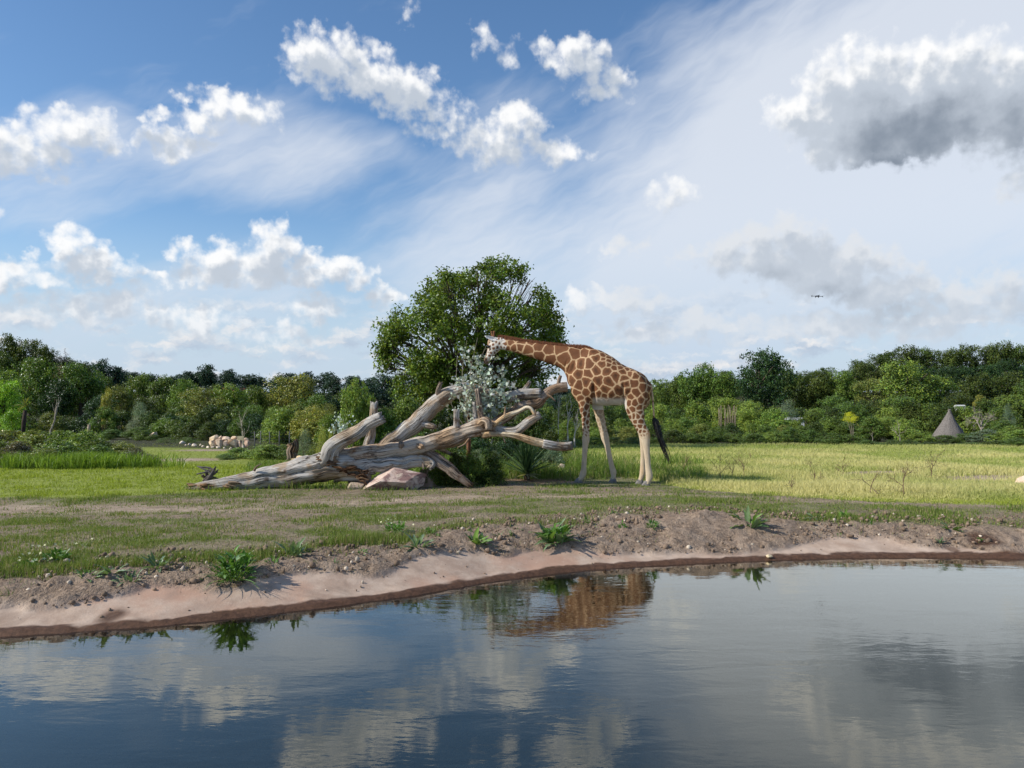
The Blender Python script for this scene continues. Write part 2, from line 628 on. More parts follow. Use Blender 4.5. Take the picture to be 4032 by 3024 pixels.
def gz(x, y):
    """ground height without the fine relief"""
    x = np.asarray(x, float); y = np.asarray(y, float)
    s = (y - f_shore(x)) * SL
    z = np.where(s < 0, np.maximum(-1.25, -0.004 + 0.17 * s + np.minimum(0, s + 0.5) * 0.35), 0.0)
    z = z + 0.028 * sst(s, -0.01, 0.05) + 0.235 * sst(s, -0.05, 1.05) + 0.04 * sst(s, 0.8, 1.8) - 0.155 * sst(s, 1.8, 7.0)
    z = z - 0.045 * sst(y, 13, 17) * sst(x, 0.5, 4)
    # the enclosure falls away gently behind the bank
    fall = 0.030 * np.maximum(0, y - 18.0) + 0.0
    z = z - np.minimum(fall, 1.7) * sst(y, 18, 22)
    # wooded rises left and right
    z = z + 5.5 * sst(y, 85, 190) * (0.25 + 0.75 * sst(np.abs(x + 10), 25, 90))
    z = z + 2.0 * sst(y, 190, 420)
    # opposite shore, behind the camera
    z = z + 1.9 * sst(-y, 16, 22)
    return z


def gzf(x, y):
    return float(gz(np.array([x]), np.array([y]))[0])


def G(px, py):
    """where the ground is seen at a photograph pixel"""
    z = 0.15
    p = PZ(px, py, z)
    for _ in range(16):
        z = 0.5 * z + 0.5 * gzf(p.x, min(p.y, 400))
        p = PZ(px, py, z)
    return Vector((p.x, p.y, gzf(p.x, p.y)))


def curve_g(pts, left=None, right=None):
    a = np.array([(p.x, p.y) for p in (G(px, py) for px, py in pts)])
    if left:
        a = np.vstack([left, a])
    if right:
        a = np.vstack([a, right])
    return a[np.argsort(a[:, 0])]


PINK = curve_g([(0, 2392), (253, 2400), (443, 2368), (570, 2311), (665, 2308), (854, 2324), (1013, 2305), (1171, 2254), (1400, 2262), (1553, 2241), (1648, 2191), (1870, 2185), (1996, 2207), (2091, 2160), (2313, 2166), (2376, 2191), (2700, 2185), (2988, 2168), (3312, 2124), (3441, 2117), (3571, 2146), (3668, 2162), (4032, 2178)],
                left=[(-60, 2.8), (-12, 5.8)], right=[(14, 10.2), (60, 8.8)])
GRASS0 = curve_g([(0, 2305), (158, 2290), (380, 2262), (570, 2240), (760, 2239), (1013, 2240), (1203, 2185), (1400, 2160), (1616, 2153), (1711, 2109), (1933, 2085), (2091, 2075), (2313, 2068), (2408, 2040), (2700, 2030), (2794, 2026), (3053, 2055), (3377, 2062), (3636, 2081), (3830, 2094), (4032, 2107)],
                  left=[(-60, 4.0), (-12, 6.8)], right=[(14, 11.0), (60, 10.0)])
TRACK = curve_g([(0, 2005), (600, 2006), (1100, 1997), (1300, 1985), (1743, 1966), (2120, 1958), (2600, 1948), (3000, 1965), (3500, 1985)], left=[(-60, 10.0)], right=[(30, 12.0), (60, 12.0)])
MEADOW = curve_g([(0, 1962), (300, 1960), (550, 1955), (700, 1945), (1000, 1930), (1600, 1895), (2100, 1872), (2350, 1868), (2560, 1888), (2700, 1925), (3000, 1950), (3300, 1970), (3600, 1982), (4032, 1994)], left=[(-60, 14.0)], right=[(30, 13.0), (60, 13.0)])


f_pink, f_grass, f_track, f_meadow = (smooth_interp(a) for a in (PINK, GRASS0, TRACK, MEADOW))


def zones(x, y):
    """what covers the ground: dict of 0..1 fields"""
    jit = 0.16 * fbm(x * 2.2, y * 2.2, oct=4, seed=3)
    jit2 = 0.30 * fbm(x * 1.3, y * 1.3, oct=5, seed=5)
    s = (y - f_shore(x)) * SL
    wetj = 0.05 * fbm(x * 5, y * 5, oct=3, seed=9) + 0.05 * fbm(x * 0.9, y * 0.9, oct=2, seed=10)
    wet = 1 - sst(s + wetj, 0.10, 0.125)
    hole = np.exp(-(((x - 5.95) / 0.19) ** 2 + ((y - (f_shore(x) + 0.42)) / 0.20) ** 2) ** 2) + 0.9 * np.exp(-(((x - 5.45) / 0.07) ** 2 + ((y - (f_shore(x) + 0.22)) / 0.12) ** 2) ** 2)
    hole = hole + 0.8 * np.exp(-(((x + 3.42) / 0.10) ** 2 + ((y - (f_shore(x) + 0.2)) / 0.13) ** 2) ** 2)
    wet = np.maximum(wet, np.clip(hole * (1.2 + 0.8 * fbm(x * 9, y * 9, oct=3, seed=11)), 0, 1))
    pink = 1 - sst(y + jit, f_pink(x) - 0.05, f_pink(x) + 0.10)
    g0 = sst(y + jit2, f_grass(x) - 0.15, f_grass(x) + 0.30)
    pn = fbm(x * 0.9, y * 1.7, oct=5, seed=21)
    patch = sst(pn, -0.34, 0.26)
    trw = 0.36 + 0.30 * sst(-x, -1, 4)
    tr = np.exp(-((y - f_track(x) + 0.25 * fbm(x * 0.8, y * 0.8, oct=3, seed=31)) / trw) ** 2)
    tr = tr * (0.55 + 0.45 * sst(-x, -6, 2)) * (0.75 + 0.5 * fbm(x * 1.5, y * 3, oct=3, seed=33))
    tr = np.clip(tr, 0, 1)
    mead = sst(y + 0.35 * fbm(x * 0.9, y * 0.9, oct=4, seed=41), f_meadow(x) - 0.15, f_meadow(x) + 0.15)  # left edge is a shadow boundary, put into the grass colours
    lush = sst(-x, -0.5, 1.5) * np.exp(-((y - f_grass(x) - 0.2) / 0.6) ** 2)
    grass = np.clip(g0 * (0.22 + 0.78 * np.maximum(patch, lush)) * (1 - 0.92 * tr), 0, 1)
    grass = np.maximum(grass, mead)
    # sandy spots far out
    sandy = np.zeros_like(x)
    for (px, py, rx, ry) in ((720, 1810, 170, 9), (3880, 1888, 300, 17), (3450, 1864, 300, 11), (3700, 1802, 90, 6), (860, 1772, 150, 6)):
        c_ = G(px, py)
        dx = rx / FPX * c_.y
        dy = ry / FPX * c_.y * c_.y / 1.9
        rot = -0.55 if px > 3000 and rx > 200 else 0.0
        u = (x - c_.x) * math.cos(rot) - (y - c_.y) * math.sin(rot)
        v_ = (x - c_.x) * math.sin(rot) + (y - c_.y) * math.cos(rot)
        sandy = np.maximum(sandy, np.exp(-((u / dx) ** 2 + (v_ / dy) ** 2) ** 2))
    yucca = G(2120, 1893)
    mulch = np.exp(-(((x - yucca.x - 0.05) / 0.75) ** 2 + ((y - yucca.y + 0.05) / 0.38) ** 2) ** 2)
    yellow = mead * sst(x, 1.8, 3.2) * sst(y, 11, 13.5)       # long pale grass right of the giraffe
    grass = grass * (1 - sandy) * (1 - 0.95 * mulch)
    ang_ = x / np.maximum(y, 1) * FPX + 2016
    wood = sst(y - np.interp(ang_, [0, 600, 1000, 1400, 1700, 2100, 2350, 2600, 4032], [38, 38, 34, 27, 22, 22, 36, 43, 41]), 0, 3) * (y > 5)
    return dict(s=s, wet=wet, pink=pink, grass=grass, track=np.maximum(tr, sandy), mead=mead, yellow=yellow, g0=g0, mulch=mulch, sandy=sandy, wood=wood)


def axis_lines(lo, hi, step, far, grow):
    core = np.arange(lo, hi, step)
    r = [hi]
    d = step
    while r[-1] < far:
        d *= grow
        r.append(r[-1] + d)
    l = [lo]
    d = step
    while l[-1] > -far:
        d *= grow
        l.append(l[-1] - d)
    return np.concatenate([l[:0:-1], core, r])


gx = axis_lines(-9.0, 11.0, 0.042, 2500, 1.09)
gy = axis_lines(5.2, 14.5, 0.036, 2500, 1.06)
GX, GY = np.meshgrid(gx, gy)
x, y = GX.ravel(), GY.ravel()
z = gz(x, y)
Z = zones(x, y)
near = (1 - sst(np.hypot(x, y - 8), 14, 26))
dirt = np.clip((1 - Z['pink']) * (1 - 0.75 * Z['grass']) * (1 - Z['wet']) * near * (Z['s'] > 0), 0, 1)
clod = np.maximum(0, fbm(x * 7, y * 7, oct=3, seed=51)) ** 1.0
clod2 = np.maximum(0, vnoise(x * 13, y * 13, seed=52) - 0.55) * 1.6
edge_band = (1 - Z['g0']) * (1 - Z['pink'])
z = z + dirt * (0.022 * fbm(x * 4, y * 4, oct=5, seed=53) + (0.02 + 0.06 * edge_band) * clod * 0.8 + (0.012 + 0.03 * edge_band) * clod2)
z = z + edge_band * near * (Z['s'] > 0) * (0.05 * fbm(x * 2.3, y * 2.3, oct=4, seed=57) + 0.02)
z = z + near * (Z['s'] > 0.1) * 0.012 * fbm(x * 1.4, y * 1.4, oct=3, seed=54) * (1 - 0.6 * Z['pink'])
z = z + near * Z['pink'] * (Z['s'] > 0.1) * (0.007 * fbm(x * 6, y * 6, oct=3, seed=55) + 0.016 * fbm(x * 1.9, y * 1.9, oct=3, seed=59))
# ragged little ledge at the water
led = (np.abs(Z['s'] - 0.08) < 0.14) * near
z = z + led * 0.010 * fbm(x * 9, y * 9, oct=3, seed=56)
# heap of loose soil on the bank
heap = G(2790, 2062)
z = z + 0.10 * np.exp(-(((x - heap.x) / 0.42) ** 2 + ((y - heap.y) / 0.3) ** 2)) * (1 + 0.9 * fbm(x * 8, y * 8, oct=3, seed=58))

nx, ny = len(gx), len(gy)
ii = (np.arange(ny - 1)[:, None] * nx + np.arange(nx - 1)[None, :]).ravel()
F = np.stack([ii, ii + 1, ii + nx + 1, ii + nx], 1)
me = mesh_np('ground', np.stack([x, y, z], 1), F, True)
add_col(me, 'zone', np.stack([Z['pink'] * (Z['s'] > -0.05), Z['wet'], Z['track'], np.ones_like(x)], 1))
add_col(me, 'zone2', np.stack([Z['grass'], Z['mead'], Z['yellow'], np.ones_like(x)], 1))
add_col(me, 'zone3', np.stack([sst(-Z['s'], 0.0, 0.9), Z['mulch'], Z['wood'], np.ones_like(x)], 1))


def ground_material():
    m, t, out = material('ground')
    z1 = t.node('ShaderNodeSeparateColor', [attr(t, 'zone')])
    z2 = t.node('ShaderNodeSeparateColor', [attr(t, 'zone2')])
    z3 = t.node('ShaderNodeSeparateColor', [attr(t, 'zone3')])
    pos = t.node('ShaderNodeTexCoord').outputs['Object']
    nf = t.noise(pos, 22.0, 6, 0.7)
    nm = t.noise(pos, 4.0, 6, 0.65)
    nl = t.noise(pos, 0.9, 5, 0.6)
    grit = t.node('ShaderNodeTexVoronoi', {'Vector': pos, 'Scale': 60.0})
    soil = t.mix(t.sstep(nf, 0.3, 0.72), (0.145, 0.104, 0.075), (0.35, 0.265, 0.20))
    soil = t.mix(t.m('MULTIPLY', t.sstep(nm, 0.45, 0.65), 0.5), soil, (0.36, 0.285, 0.225))
    pinkc = t.mix(t.sstep(nm, 0.3, 0.7), (0.335, 0.245, 0.19), (0.47, 0.37, 0.30))
    pinkc = t.mix(t.m('MULTIPLY', t.sstep(nl, 0.48, 0.66), 0.75), pinkc, (0.385, 0.235, 0.17))
    pinkc = t.mix(t.m('MULTIPLY', t.sstep(nf, 0.55, 0.75), 0.35), pinkc, (0.62, 0.52, 0.44))
    stain = t.noise(t.v('ADD', pos, (3.1, 8.2, 0)), 1.7, 6, 0.65, 0.6)
    pinkc = t.mix(t.m('MULTIPLY', t.sstep(stain, 0.54, 0.68), 0.6), pinkc, (0.245, 0.18, 0.14))
    track = t.mix(t.sstep(nm, 0.3, 0.7), (0.31, 0.235, 0.175), (0.47, 0.375, 0.285))
    green = t.mix(t.sstep(nm, 0.3, 0.7), (0.095, 0.13, 0.035), (0.16, 0.185, 0.06))
    mead = t.mix(t.sstep(nm, 0.3, 0.7), (0.19, 0.24, 0.04), (0.28, 0.33, 0.06))
    yel = t.mix(t.sstep(nm, 0.3, 0.7), (0.34, 0.36, 0.13), (0.50, 0.49, 0.23))
    gcol = t.mix(z2.outputs[2], t.mix(z2.outputs[1], green, mead), yel)
    col = t.mix(z1.outputs[0], soil, pinkc)
    gm = t.m('MULTIPLY', z2.outputs[0], t.m('ADD', 0.58, t.m('MULTIPLY', z2.outputs[1], 0.35)))
    col = t.mix(gm, col, gcol)
    col = t.mix(z1.outputs[2], col, track)
    col = t.mix(z3.outputs[1], col, t.mix(t.sstep(nf, 0.35, 0.65), (0.20, 0.11, 0.06), (0.50, 0.33, 0.20)))
    wet = t.mix(t.sstep(nf, 0.3, 0.7), (0.055, 0.030, 0.019), (0.115, 0.062, 0.038))
    col = t.mix(z1.outputs[1], col, wet)
    col = t.mix(z3.outputs[0], col, (0.27, 0.24, 0.125))
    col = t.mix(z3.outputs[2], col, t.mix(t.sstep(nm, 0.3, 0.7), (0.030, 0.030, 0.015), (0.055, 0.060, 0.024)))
    rough = t.m('SUBTRACT', 0.95, t.m('MULTIPLY', z1.outputs[1], 0.35))
    cl1 = t.noise(pos, 11.0, 5, 0.7)
    loose = t.m('SUBTRACT', 1.0, z1.outputs[0])
    hgt = t.m('ADD', t.m('MULTIPLY', t.m('ADD', nf, t.m('MULTIPLY', cl1, 2.2)), t.m('MULTIPLY_ADD', loose, 0.93, 0.07)), t.m('MULTIPLY', t.m('MULTIPLY', grit.outputs[0], 0.25), t.m('MULTIPLY_ADD', loose, 0.8, 0.2)))
    principled(t, out, col, rough, 0.2, hgt, 0.75, 0.028)
    return m


me.materials.append(ground_material())
tag(obj('ground', me), kind='structure', label='sandy bank and grassy enclosure floor around the pond')


# ------------------------------------------------------------------ pond
def water_material():
    m, t, out = material('pond_water')
    pos = t.node('ShaderNodeTexCoord').outputs['Object']
    calm = t.noise(t.v('MULTIPLY', pos, (0.35, 0.9, 1)), 0.55, 4, 0.55)
    wav = t.noise(t.v('MULTIPLY', pos, (1.2, 3.0, 1)), 1.3, 3, 0.5, 0.5)
    wav2 = t.noise(t.v('MULTIPLY', pos, (2.2, 5.5, 1)), 4.5, 3, 0.5, 0.3)
    amp = t.sstep(calm, 0.35, 0.70, 0.25, 1.3)
    h = t.m('MULTIPLY', amp, t.m('MULTIPLY_ADD', wav2, 0.20, wav))
    b = t.node('ShaderNodeBump')
    b.inputs['Strength'].default_value = 1.0
    b.inputs['Distance'].default_value = 0.0034
    t.put(b.inputs['Height'], h)
    fr = t.node('ShaderNodeFresnel', {'IOR': 1.34})
    t.l.new(b.outputs[0], fr.inputs['Normal'])
    gl = t.node('ShaderNodeBsdfGlossy', {'Color': (1.0, 0.985, 0.90, 1), 'Roughness': 0.025})
    t.l.new(b.outputs[0], gl.inputs['Normal'])
    tr = t.node('ShaderNodeBsdfTransparent', [(0.80, 0.78, 0.66, 1)])
    f2 = t.m('MULTIPLY', fr.outputs[0], 1.95, clamp=True)
    mx = t.node('ShaderNodeMixShader', [f2, tr.outputs[0], gl.outputs[0]])
    t.l.new(mx.outputs[0], out.inputs[0])
    return m


xs = np.linspace(-60, 60, 241)
top = [(float(a), float(f_shore(a)) + 0.35, 0.0) for a in xs]
wb = bmesh.new()
vs = [wb.verts.new(p) for p in top]
lo = [wb.verts.new((float(a), -24.0, 0.0)) for a in xs]
for i in range(len(xs) - 1):
    wb.faces.new((lo[i], lo[i + 1], vs[i + 1], vs[i]))
wm = bpy.data.meshes.new('pond_water')
wb.to_mesh(wm)
wb.free()
wm.materials.append(water_material())
tag(obj('pond_water', wm), kind='structure', label='calm pond water with soft ripples reflecting the sky')


# ------------------------------------------------------------------ giraffe
GD = lambda px: 16.55 - (px - 2330) * 0.0018         # depth of the animal's middle plane
_h0, _h1 = P(1930, 1400, GD(1930)), P(2540, 1400, GD(2540))
HEAD = (_h0 - _h1); HEAD.z = 0; HEAD.normalize()
LAT = np.array(Vector((-HEAD.y, HEAD.x, 0)))          # sideways
if LAT[1] > 0:
    LAT = -LAT                                        # towards the camera


def c1(cx, cy):
    return cx / 2.37 + 1800, cy / 2.37 + 1250


def loft(secs, sides=24, lat=0.0, power=2.0):
    """secs: (px, py, half thickness in photo px, half width in m); returns closed surface"""
    secs = np.array(secs, float)
    secs = catmull(secs, 5)
    C = np.array([P(a, b, GD(a)) for a, b in secs[:, :2]]) + lat * LAT
    ppm = FPX / C[:, 1]
    ru = secs[:, 2] / ppm
    rn = secs[:, 3]
    T = np.gradient(C, axis=0)
    T -= np.outer(T @ LAT, LAT)
    T /= np.linalg.norm(T, axis=1)[:, None]
    U = np.cross(T, LAT)
    a = np.linspace(0, 2 * math.pi, sides, endpoint=False)
    ca = np.sign(np.cos(a)) * np.abs(np.cos(a)) ** (2 / power)
    sa = np.sign(np.sin(a)) * np.abs(np.sin(a)) ** (2 / power)
    V = C[:, None, :] + ru[:, None, None] * ca[None, :, None] * U[:, None, :] + rn[:, None, None] * sa[None, :, None] * LAT[None, None, :]
    n = len(C)
    # rounded ends
    rings = [V[0] * 0.45 + C[0] * 0.55 - T[0] * ru[0] * 0.55, V[0] * 0.8 + C[0] * 0.2 - T[0] * ru[0] * 0.35] + list(V) + [V[-1] * 0.8 + C[-1] * 0.2 + T[-1] * ru[-1] * 0.35, V[-1] * 0.45 + C[-1] * 0.55 + T[-1] * ru[-1] * 0.55]
    V = np.concatenate(rings)
    n += 4
    F = [(i * sides + j, i * sides + (j + 1) % sides, (i + 1) * sides + (j + 1) % sides, (i + 1) * sides + j) for i in range(n - 1) for j in range(sides)]
    F.append(tuple(range(sides - 1, -1, -1)))
    F.append(tuple((n - 1) * sides + j for j in range(sides)))
    return V, F


def S1(lst, k=1.0):
    return [(*c1(a, b), r / 2.37, w * k) for a, b, r, w in lst]


def S2(lst):
    return [(a / 6.32 + 1850, b / 6.32 + 1280, r / 6.32, w) for a, b, r, w in lst]


body = MB()
# neck into shoulder
body.add(*loft(S1([(400, 245, 52, 0.085), (470, 254, 54, 0.088), (540, 268, 57, 0.092), (640, 292, 67, 0.10), (780, 322, 80, 0.115), (920, 352, 96, 0.135), (1040, 392, 122, 0.165), (1130, 450, 165, 0.20), (1190, 520, 190, 0.23)])))
# barrel
body.add(*loft(S1([(1125, 590, 95, 0.16), (1165, 545, 205, 0.235), (1230, 545, 255, 0.30), (1320, 575, 248, 0.345), (1420, 608, 222, 0.36), (1520, 632, 192, 0.345), (1610, 645, 172, 0.315), (1700, 660, 140, 0.26), (1765, 680, 90, 0.17)]), 28))
# withers ridge
body.add(*loft(S1([(1180, 330, 52, 0.075), (1260, 350, 56, 0.085), (1350, 400, 50, 0.095), (1450, 455, 45, 0.11), (1560, 500, 45, 0.12), (1660, 545, 48, 0.11)])))
# shoulder and hindquarter masses
for s in (1, -1):
    body.add(*loft(S1([(1200, 470, 95, 0.09), (1180, 560, 110, 0.10), (1170, 660, 100, 0.10), (1188, 740, 80, 0.085)]), lat=0.17 * s))
    body.add(*loft(S1([(1640, 560, 90, 0.10), (1670, 650, 118, 0.12), (1680, 740, 112, 0.12), (1675, 810, 100, 0.105)]), lat=0.17 * s))
# legs
legs = {
    'nf': (0.175, [(1180, 640, 100, 0.10), (1192, 740, 66, 0.085), (1207, 830, 51, 0.072), (1216, 930, 41, 0.062), (1219, 1030, 35, 0.055), (1219, 1095, 34, 0.056), (1218, 1145, 36, 0.062), (1213, 1190, 28, 0.05), (1206, 1290, 24, 0.043), (1200, 1390, 25, 0.043), (1193, 1448, 32, 0.052), (1176, 1486, 25, 0.046), (1156, 1512, 24, 0.05)], (1150, 1540)),
    'ff': (-0.175, [(1235, 640, 95, 0.09), (1280, 760, 64, 0.08), (1302, 850, 50, 0.07), (1325, 960, 43, 0.06), (1350, 1060, 37, 0.055), (1366, 1130, 38, 0.06), (1384, 1195, 28, 0.05), (1408, 1305, 24, 0.043), (1428, 1395, 26, 0.043), (1442, 1445, 30, 0.05), (1445, 1485, 24, 0.045), (1440, 1512, 24, 0.05)], (1438, 1540)),
    'nh': (0.165, [(1680, 690, 115, 0.12), (1675, 780, 106, 0.11), (1675, 860, 88, 0.09), (1697, 950, 66, 0.072), (1732, 1030, 50, 0.06), (1762, 1085, 50, 0.06), (1768, 1130, 45, 0.058), (1776, 1200, 34, 0.048), (1785, 1290, 28, 0.044), (1793, 1390, 28, 0.044), (1804, 1470, 34, 0.05), (1796, 1520, 26, 0.046), (1782, 1550, 25, 0.05)], (1776, 1585)),
    'fh': (-0.165, [(1640, 690, 110, 0.12), (1640, 790, 98, 0.10), (1652, 880, 78, 0.085), (1680, 970, 56, 0.068), (1705, 1040, 45, 0.058), (1722, 1090, 44, 0.058), (1727, 1140, 38, 0.055), (1727, 1200, 32, 0.047), (1725, 1290, 26, 0.043), (1722, 1390, 26, 0.043), (1722, 1450, 30, 0.05), (1710, 1495, 24, 0.045), (1697, 1525, 23, 0.05)], (1690, 1558)),
}
feet = {}
for k, (lat, secs, hoof) in legs.items():
    body.add(*loft(S1(secs), 20, lat))
    px, py = c1(*hoof)
    feet[k] = np.array(P(px, py, GD(px))) + lat * LAT
# head
body.add(*loft(S2([(800, 420, 125, 0.085), (715, 445, 150, 0.098), (630, 520, 170, 0.105), (560, 625, 140, 0.092), (500, 735, 102, 0.072), (445, 835, 78, 0.058), (410, 905, 66, 0.056), (388, 945, 48, 0.048)]), 24))
body.add(*loft(S2([(560, 330, 60, 0.055), (520, 420, 75, 0.07), (500, 500, 70, 0.075)]), 16))     # forehead
tmp = bpy.data.objects.new('giraffe_tmp', body.mesh('giraffe_tmp'))
COL.objects.link(tmp)
rm = tmp.modifiers.new('r', 'REMESH')
rm.mode = 'VOXEL'
rm.voxel_size = 0.0135
bpy.context.view_layer.update()
dgp = bpy.context.evaluated_depsgraph_get()
gm = bpy.data.meshes.new_from_object(tmp.evaluated_get(dgp))
bpy.data.objects.remove(tmp)
nv = len(gm.vertices)
V = np.zeros(nv * 3, np.float32); gm.vertices.foreach_get('co', V); V = V.reshape(-1, 3).astype(float)
E = np.zeros(len(gm.edges) * 2, np.int32); gm.edges.foreach_get('vertices', E); E = E.reshape(-1, 2)
deg = np.bincount(E.ravel(), minlength=nv)[:, None]


def lap(V, k):
    s = np.zeros_like(V)
    for j in range(3):
        s[:, j] = np.bincount(E[:, 0], V[E[:, 1], j], nv) + np.bincount(E[:, 1], V[E[:, 0], j], nv)
    return V + k * (s / np.maximum(deg, 1) - V)


for it in range(14):
    V = lap(V, 0.55)
    V = lap(V, -0.53)
# muscle and skin unevenness
gm.vertices.foreach_set('co', V.astype(np.float32).ravel())
gm.update()
Nn = np.zeros(nv * 3, np.float32); gm.vertices.foreach_get('normal', Nn); Nn = Nn.reshape(-1, 3)


def to_crop(V):
    d = V - np.array([0, 0, CAMZ])
    fwd = d[:, 1] * CP + d[:, 2] * SP
    up = -d[:, 1] * SP + d[:, 2] * CP
    return ((d[:, 0] / fwd * FPX + 2016) - 1800) * 2.37, ((1512 - up / fwd * FPX) - 1250) * 2.37


cx, cy = to_crop(V)
V = V + Nn * (0.020 * fbm(V[:, 0] * 4, V[:, 1] * 4, V[:, 2] * 3.0, oct=3, seed=71) * (cy < 900))[:, None]
# shallow hollow behind the shoulder and before the thigh, folds at the base of the neck
hol = np.exp(-((cx - 1272 - (cy - 640) * 0.06) / 16) ** 2) * sst(cy, 560, 640) * (1 - sst(cy, 790, 830))
hol += 0.8 * np.exp(-((cx - 1548 + (cy - 700) * 0.02) / 13) ** 2) * sst(cy, 590, 660) * (1 - sst(cy, 800, 840))
fold = np.maximum(0, np.sin((cx * 0.96 + cy * 0.30) / 6.0)) * np.exp(-(((cx - 1040) / 55) ** 2 + ((cy - 465) / 50) ** 2))
V = V - Nn * (0.045 * hol + 0.013 * fold)[:, None]
gm.vertices.foreach_set('co', V.astype(np.float32).ravel())
gm.polygons.foreach_set('use_smooth', np.ones(len(gm.polygons), dtype=bool))
gm.update()


def size_field(cx, cy):
    r = np.full(cx.shape, 0.188)
    neck = cx < 1080
    r = np.where(neck, np.interp(cx, [430, 560, 700, 850, 1000, 1080], [0.115, 0.15, 0.20, 0.25, 0.27, 0.23]), r)
    back = (cx > 1330) & (cy < 420 + (cx - 1330) * 0.38)
    r = np.where(back & ~neck, 0.112, r)
    r = np.where((cx > 1540) & (cy > 540), np.interp(cy, [540, 700, 800, 900, 1000, 1090, 1150], [0.150, 0.140, 0.115, 0.095, 0.080, 0.065, 0.05]), r)
    r = np.where((cx <= 1540) & (cx > 1080) & (cy > 700), np.where(cx < 1262, np.interp(cy, [700, 800, 880, 950, 1060], [0.14, 0.115, 0.095, 0.080, 0.062]), np.interp(cy, [700, 840, 900, 950, 1060], [0.15, 0.13, 0.095, 0.080, 0.062])), r)
    r = np.where((cx < 440) & (cy < 470) & (cy > 200), 0.066, r)
    return r


rs = size_field(cx, cy)
order = rng.permutation(nv)
seeds, srad = [], []
from mathutils.kdtree import KDTree
acc = np.zeros((0, 3))
accr = np.zeros(0)
for i in order[:16000]:
    if cy[i] > 1160:
        continue
    if len(acc):
        d2 = ((acc - V[i]) ** 2).sum(1)
        if (d2 < (np.minimum(accr, rs[i]) * 0.92) ** 2).any():
            continue
    acc = np.vstack([acc, V[i]])
    accr = np.append(accr, rs[i])
Vw = V + 0.026 * np.stack([fbm(V[:, 0] * 10, V[:, 1] * 10, V[:, 2] * 10, oct=3, seed=80 + k) for k in range(3)], 1)
F1 = np.zeros(nv); F2 = np.zeros(nv); cell = np.zeros(nv, int)
for a in range(0, nv, 8000):
    dd = np.sqrt(((Vw[a:a + 8000, None, :] - acc[None]) ** 2).sum(2))
    # larger cells win ground from smaller ones
    dd = dd - 0.35 * accr[None]
    o2 = np.argpartition(dd, 1, axis=1)[:, :2]
    ds = np.take_along_axis(dd, o2, 1)
    w = np.argmin(ds, 1)
    F1[a:a + 8000] = ds.min(1); F2[a:a + 8000] = ds.max(1)
    cell[a:a + 8000] = o2[np.arange(len(o2)), w]
half = (F2 - F1) * 0.5
lw = 0.0112 + 0.0 * half
lw = np.where(cx < 440, 0.0155, lw)
lw = np.where(cy > 860, 0.0105, lw)
lw = lw + 0.004 * fbm(V[:, 0] * 4, V[:, 1] * 4, V[:, 2] * 4, oct=2, seed=88)
patch = sst(half, lw - 0.004, lw + 0.005)
cr = np.random.default_rng(3).random(len(acc))[cell]
fade_leg = 1 - sst(cy + 60 * fbm(V[:, 0] * 12, V[:, 1] * 12, V[:, 2] * 12, oct=2, seed=91), 1060, 1130)
belly = sst(cy + 25 * fbm(V[:, 0] * 9, V[:, 1] * 9, V[:, 2] * 9, oct=2, seed=92), 720, 790) * (cx > 1262) * (cx < 1580) * (cy < 860)
inner = sst(-(Nn @ LAT) * np.sign((V - np.array(P(2330, 1500, GD(2330)))) @ LAT), 0.1, 0.6) * (cy > 780)
patch = patch * fade_leg * (1 - 0.9 * belly) * (1 - 0.55 * inner)
cream = np.array([0.50, 0.345, 0.205])
pale = np.array([0.55, 0.455, 0.335])
white = np.array([0.60, 0.57, 0.53])
br0 = np.array([0.118, 0.044, 0.018])
br1 = np.array([0.178, 0.073, 0.030])
k = (0.25 + 0.75 * cr)[:, None]
brown = br0 * (1 - k) + br1 * k
cen = sst(half + 0.02 * fbm(V[:, 0] * 11, V[:, 1] * 11, V[:, 2] * 11, oct=2, seed=89), 0.025, 0.075)[:, None] * (0.3 + 0.7 * (cr[:, None] > 0.45) * sst(cx, 1000, 1120)[:, None])
brown = brown * (1 - 0.5 * cen)
headm = (cx < 445 + (cy - 200) * 0.25) * (cy > 120) * (cy < 520)
basec = cream[None] * (1 - sst(cy, 700, 1000)[:, None]) + pale[None] * sst(cy, 700, 1000)[:, None]
basec = basec * (1 - belly[:, None]) + white[None] * belly[:, None]
hm = headm[:, None] * 1.0
basec = basec * (1 - hm) + white[None] * hm
coat = basec * (1 - patch[:, None]) + brown * patch[:, None]
# brown muzzle and forehead, dark nostril side
muz = sst(-cx + (cy - 400) * 0.55, -302, -268) * headm
fore = sst(-cx - (cy - 300) * 0.28, -292, -276) * headm * (cy < 400)
coat = coat * (1 - 0.85 * muz[:, None]) + np.array([0.20, 0.105, 0.06]) * 0.85 * muz[:, None]
coat = coat * (1 - 0.8 * fore[:, None]) + np.array([0.33, 0.19, 0.10]) * 0.8 * fore[:, None]
# dirt on the lower legs, rust tone on the hocks
dl = sst(cy, 1150, 1250) * sst(fbm(V[:, 0] * 14, V[:, 1] * 14, V[:, 2] * 6, oct=3, seed=95), 0.05, 0.5)
coat = coat * (1 - 0.35 * dl[:, None]) + np.array([0.26, 0.20, 0.145]) * 0.35 * dl[:, None]
rust = np.exp(-(((cx - 1800) / 26) ** 2 + ((cy - 1080) / 60) ** 2)) * 0.8 + 0.35 * np.exp(-(((cx - 1725) / 20) ** 2 + ((cy - 1430) / 70) ** 2))
coat = coat * (1 - rust[:, None]) + np.array([0.50, 0.28, 0.12]) * rust[:, None]
add_col(gm, 'coat', np.clip(coat, 0, 1))
gm.materials.clear()
mt, t, out = material('giraffe_coat')
pos = t.node('ShaderNodeTexCoord').outputs['Object']
nf = t.noise(t.v('MULTIPLY', pos, (1, 1, 0.5)), 60.0, 4, 0.6)
nb = t.noise(pos, 7.0, 5, 0.65)
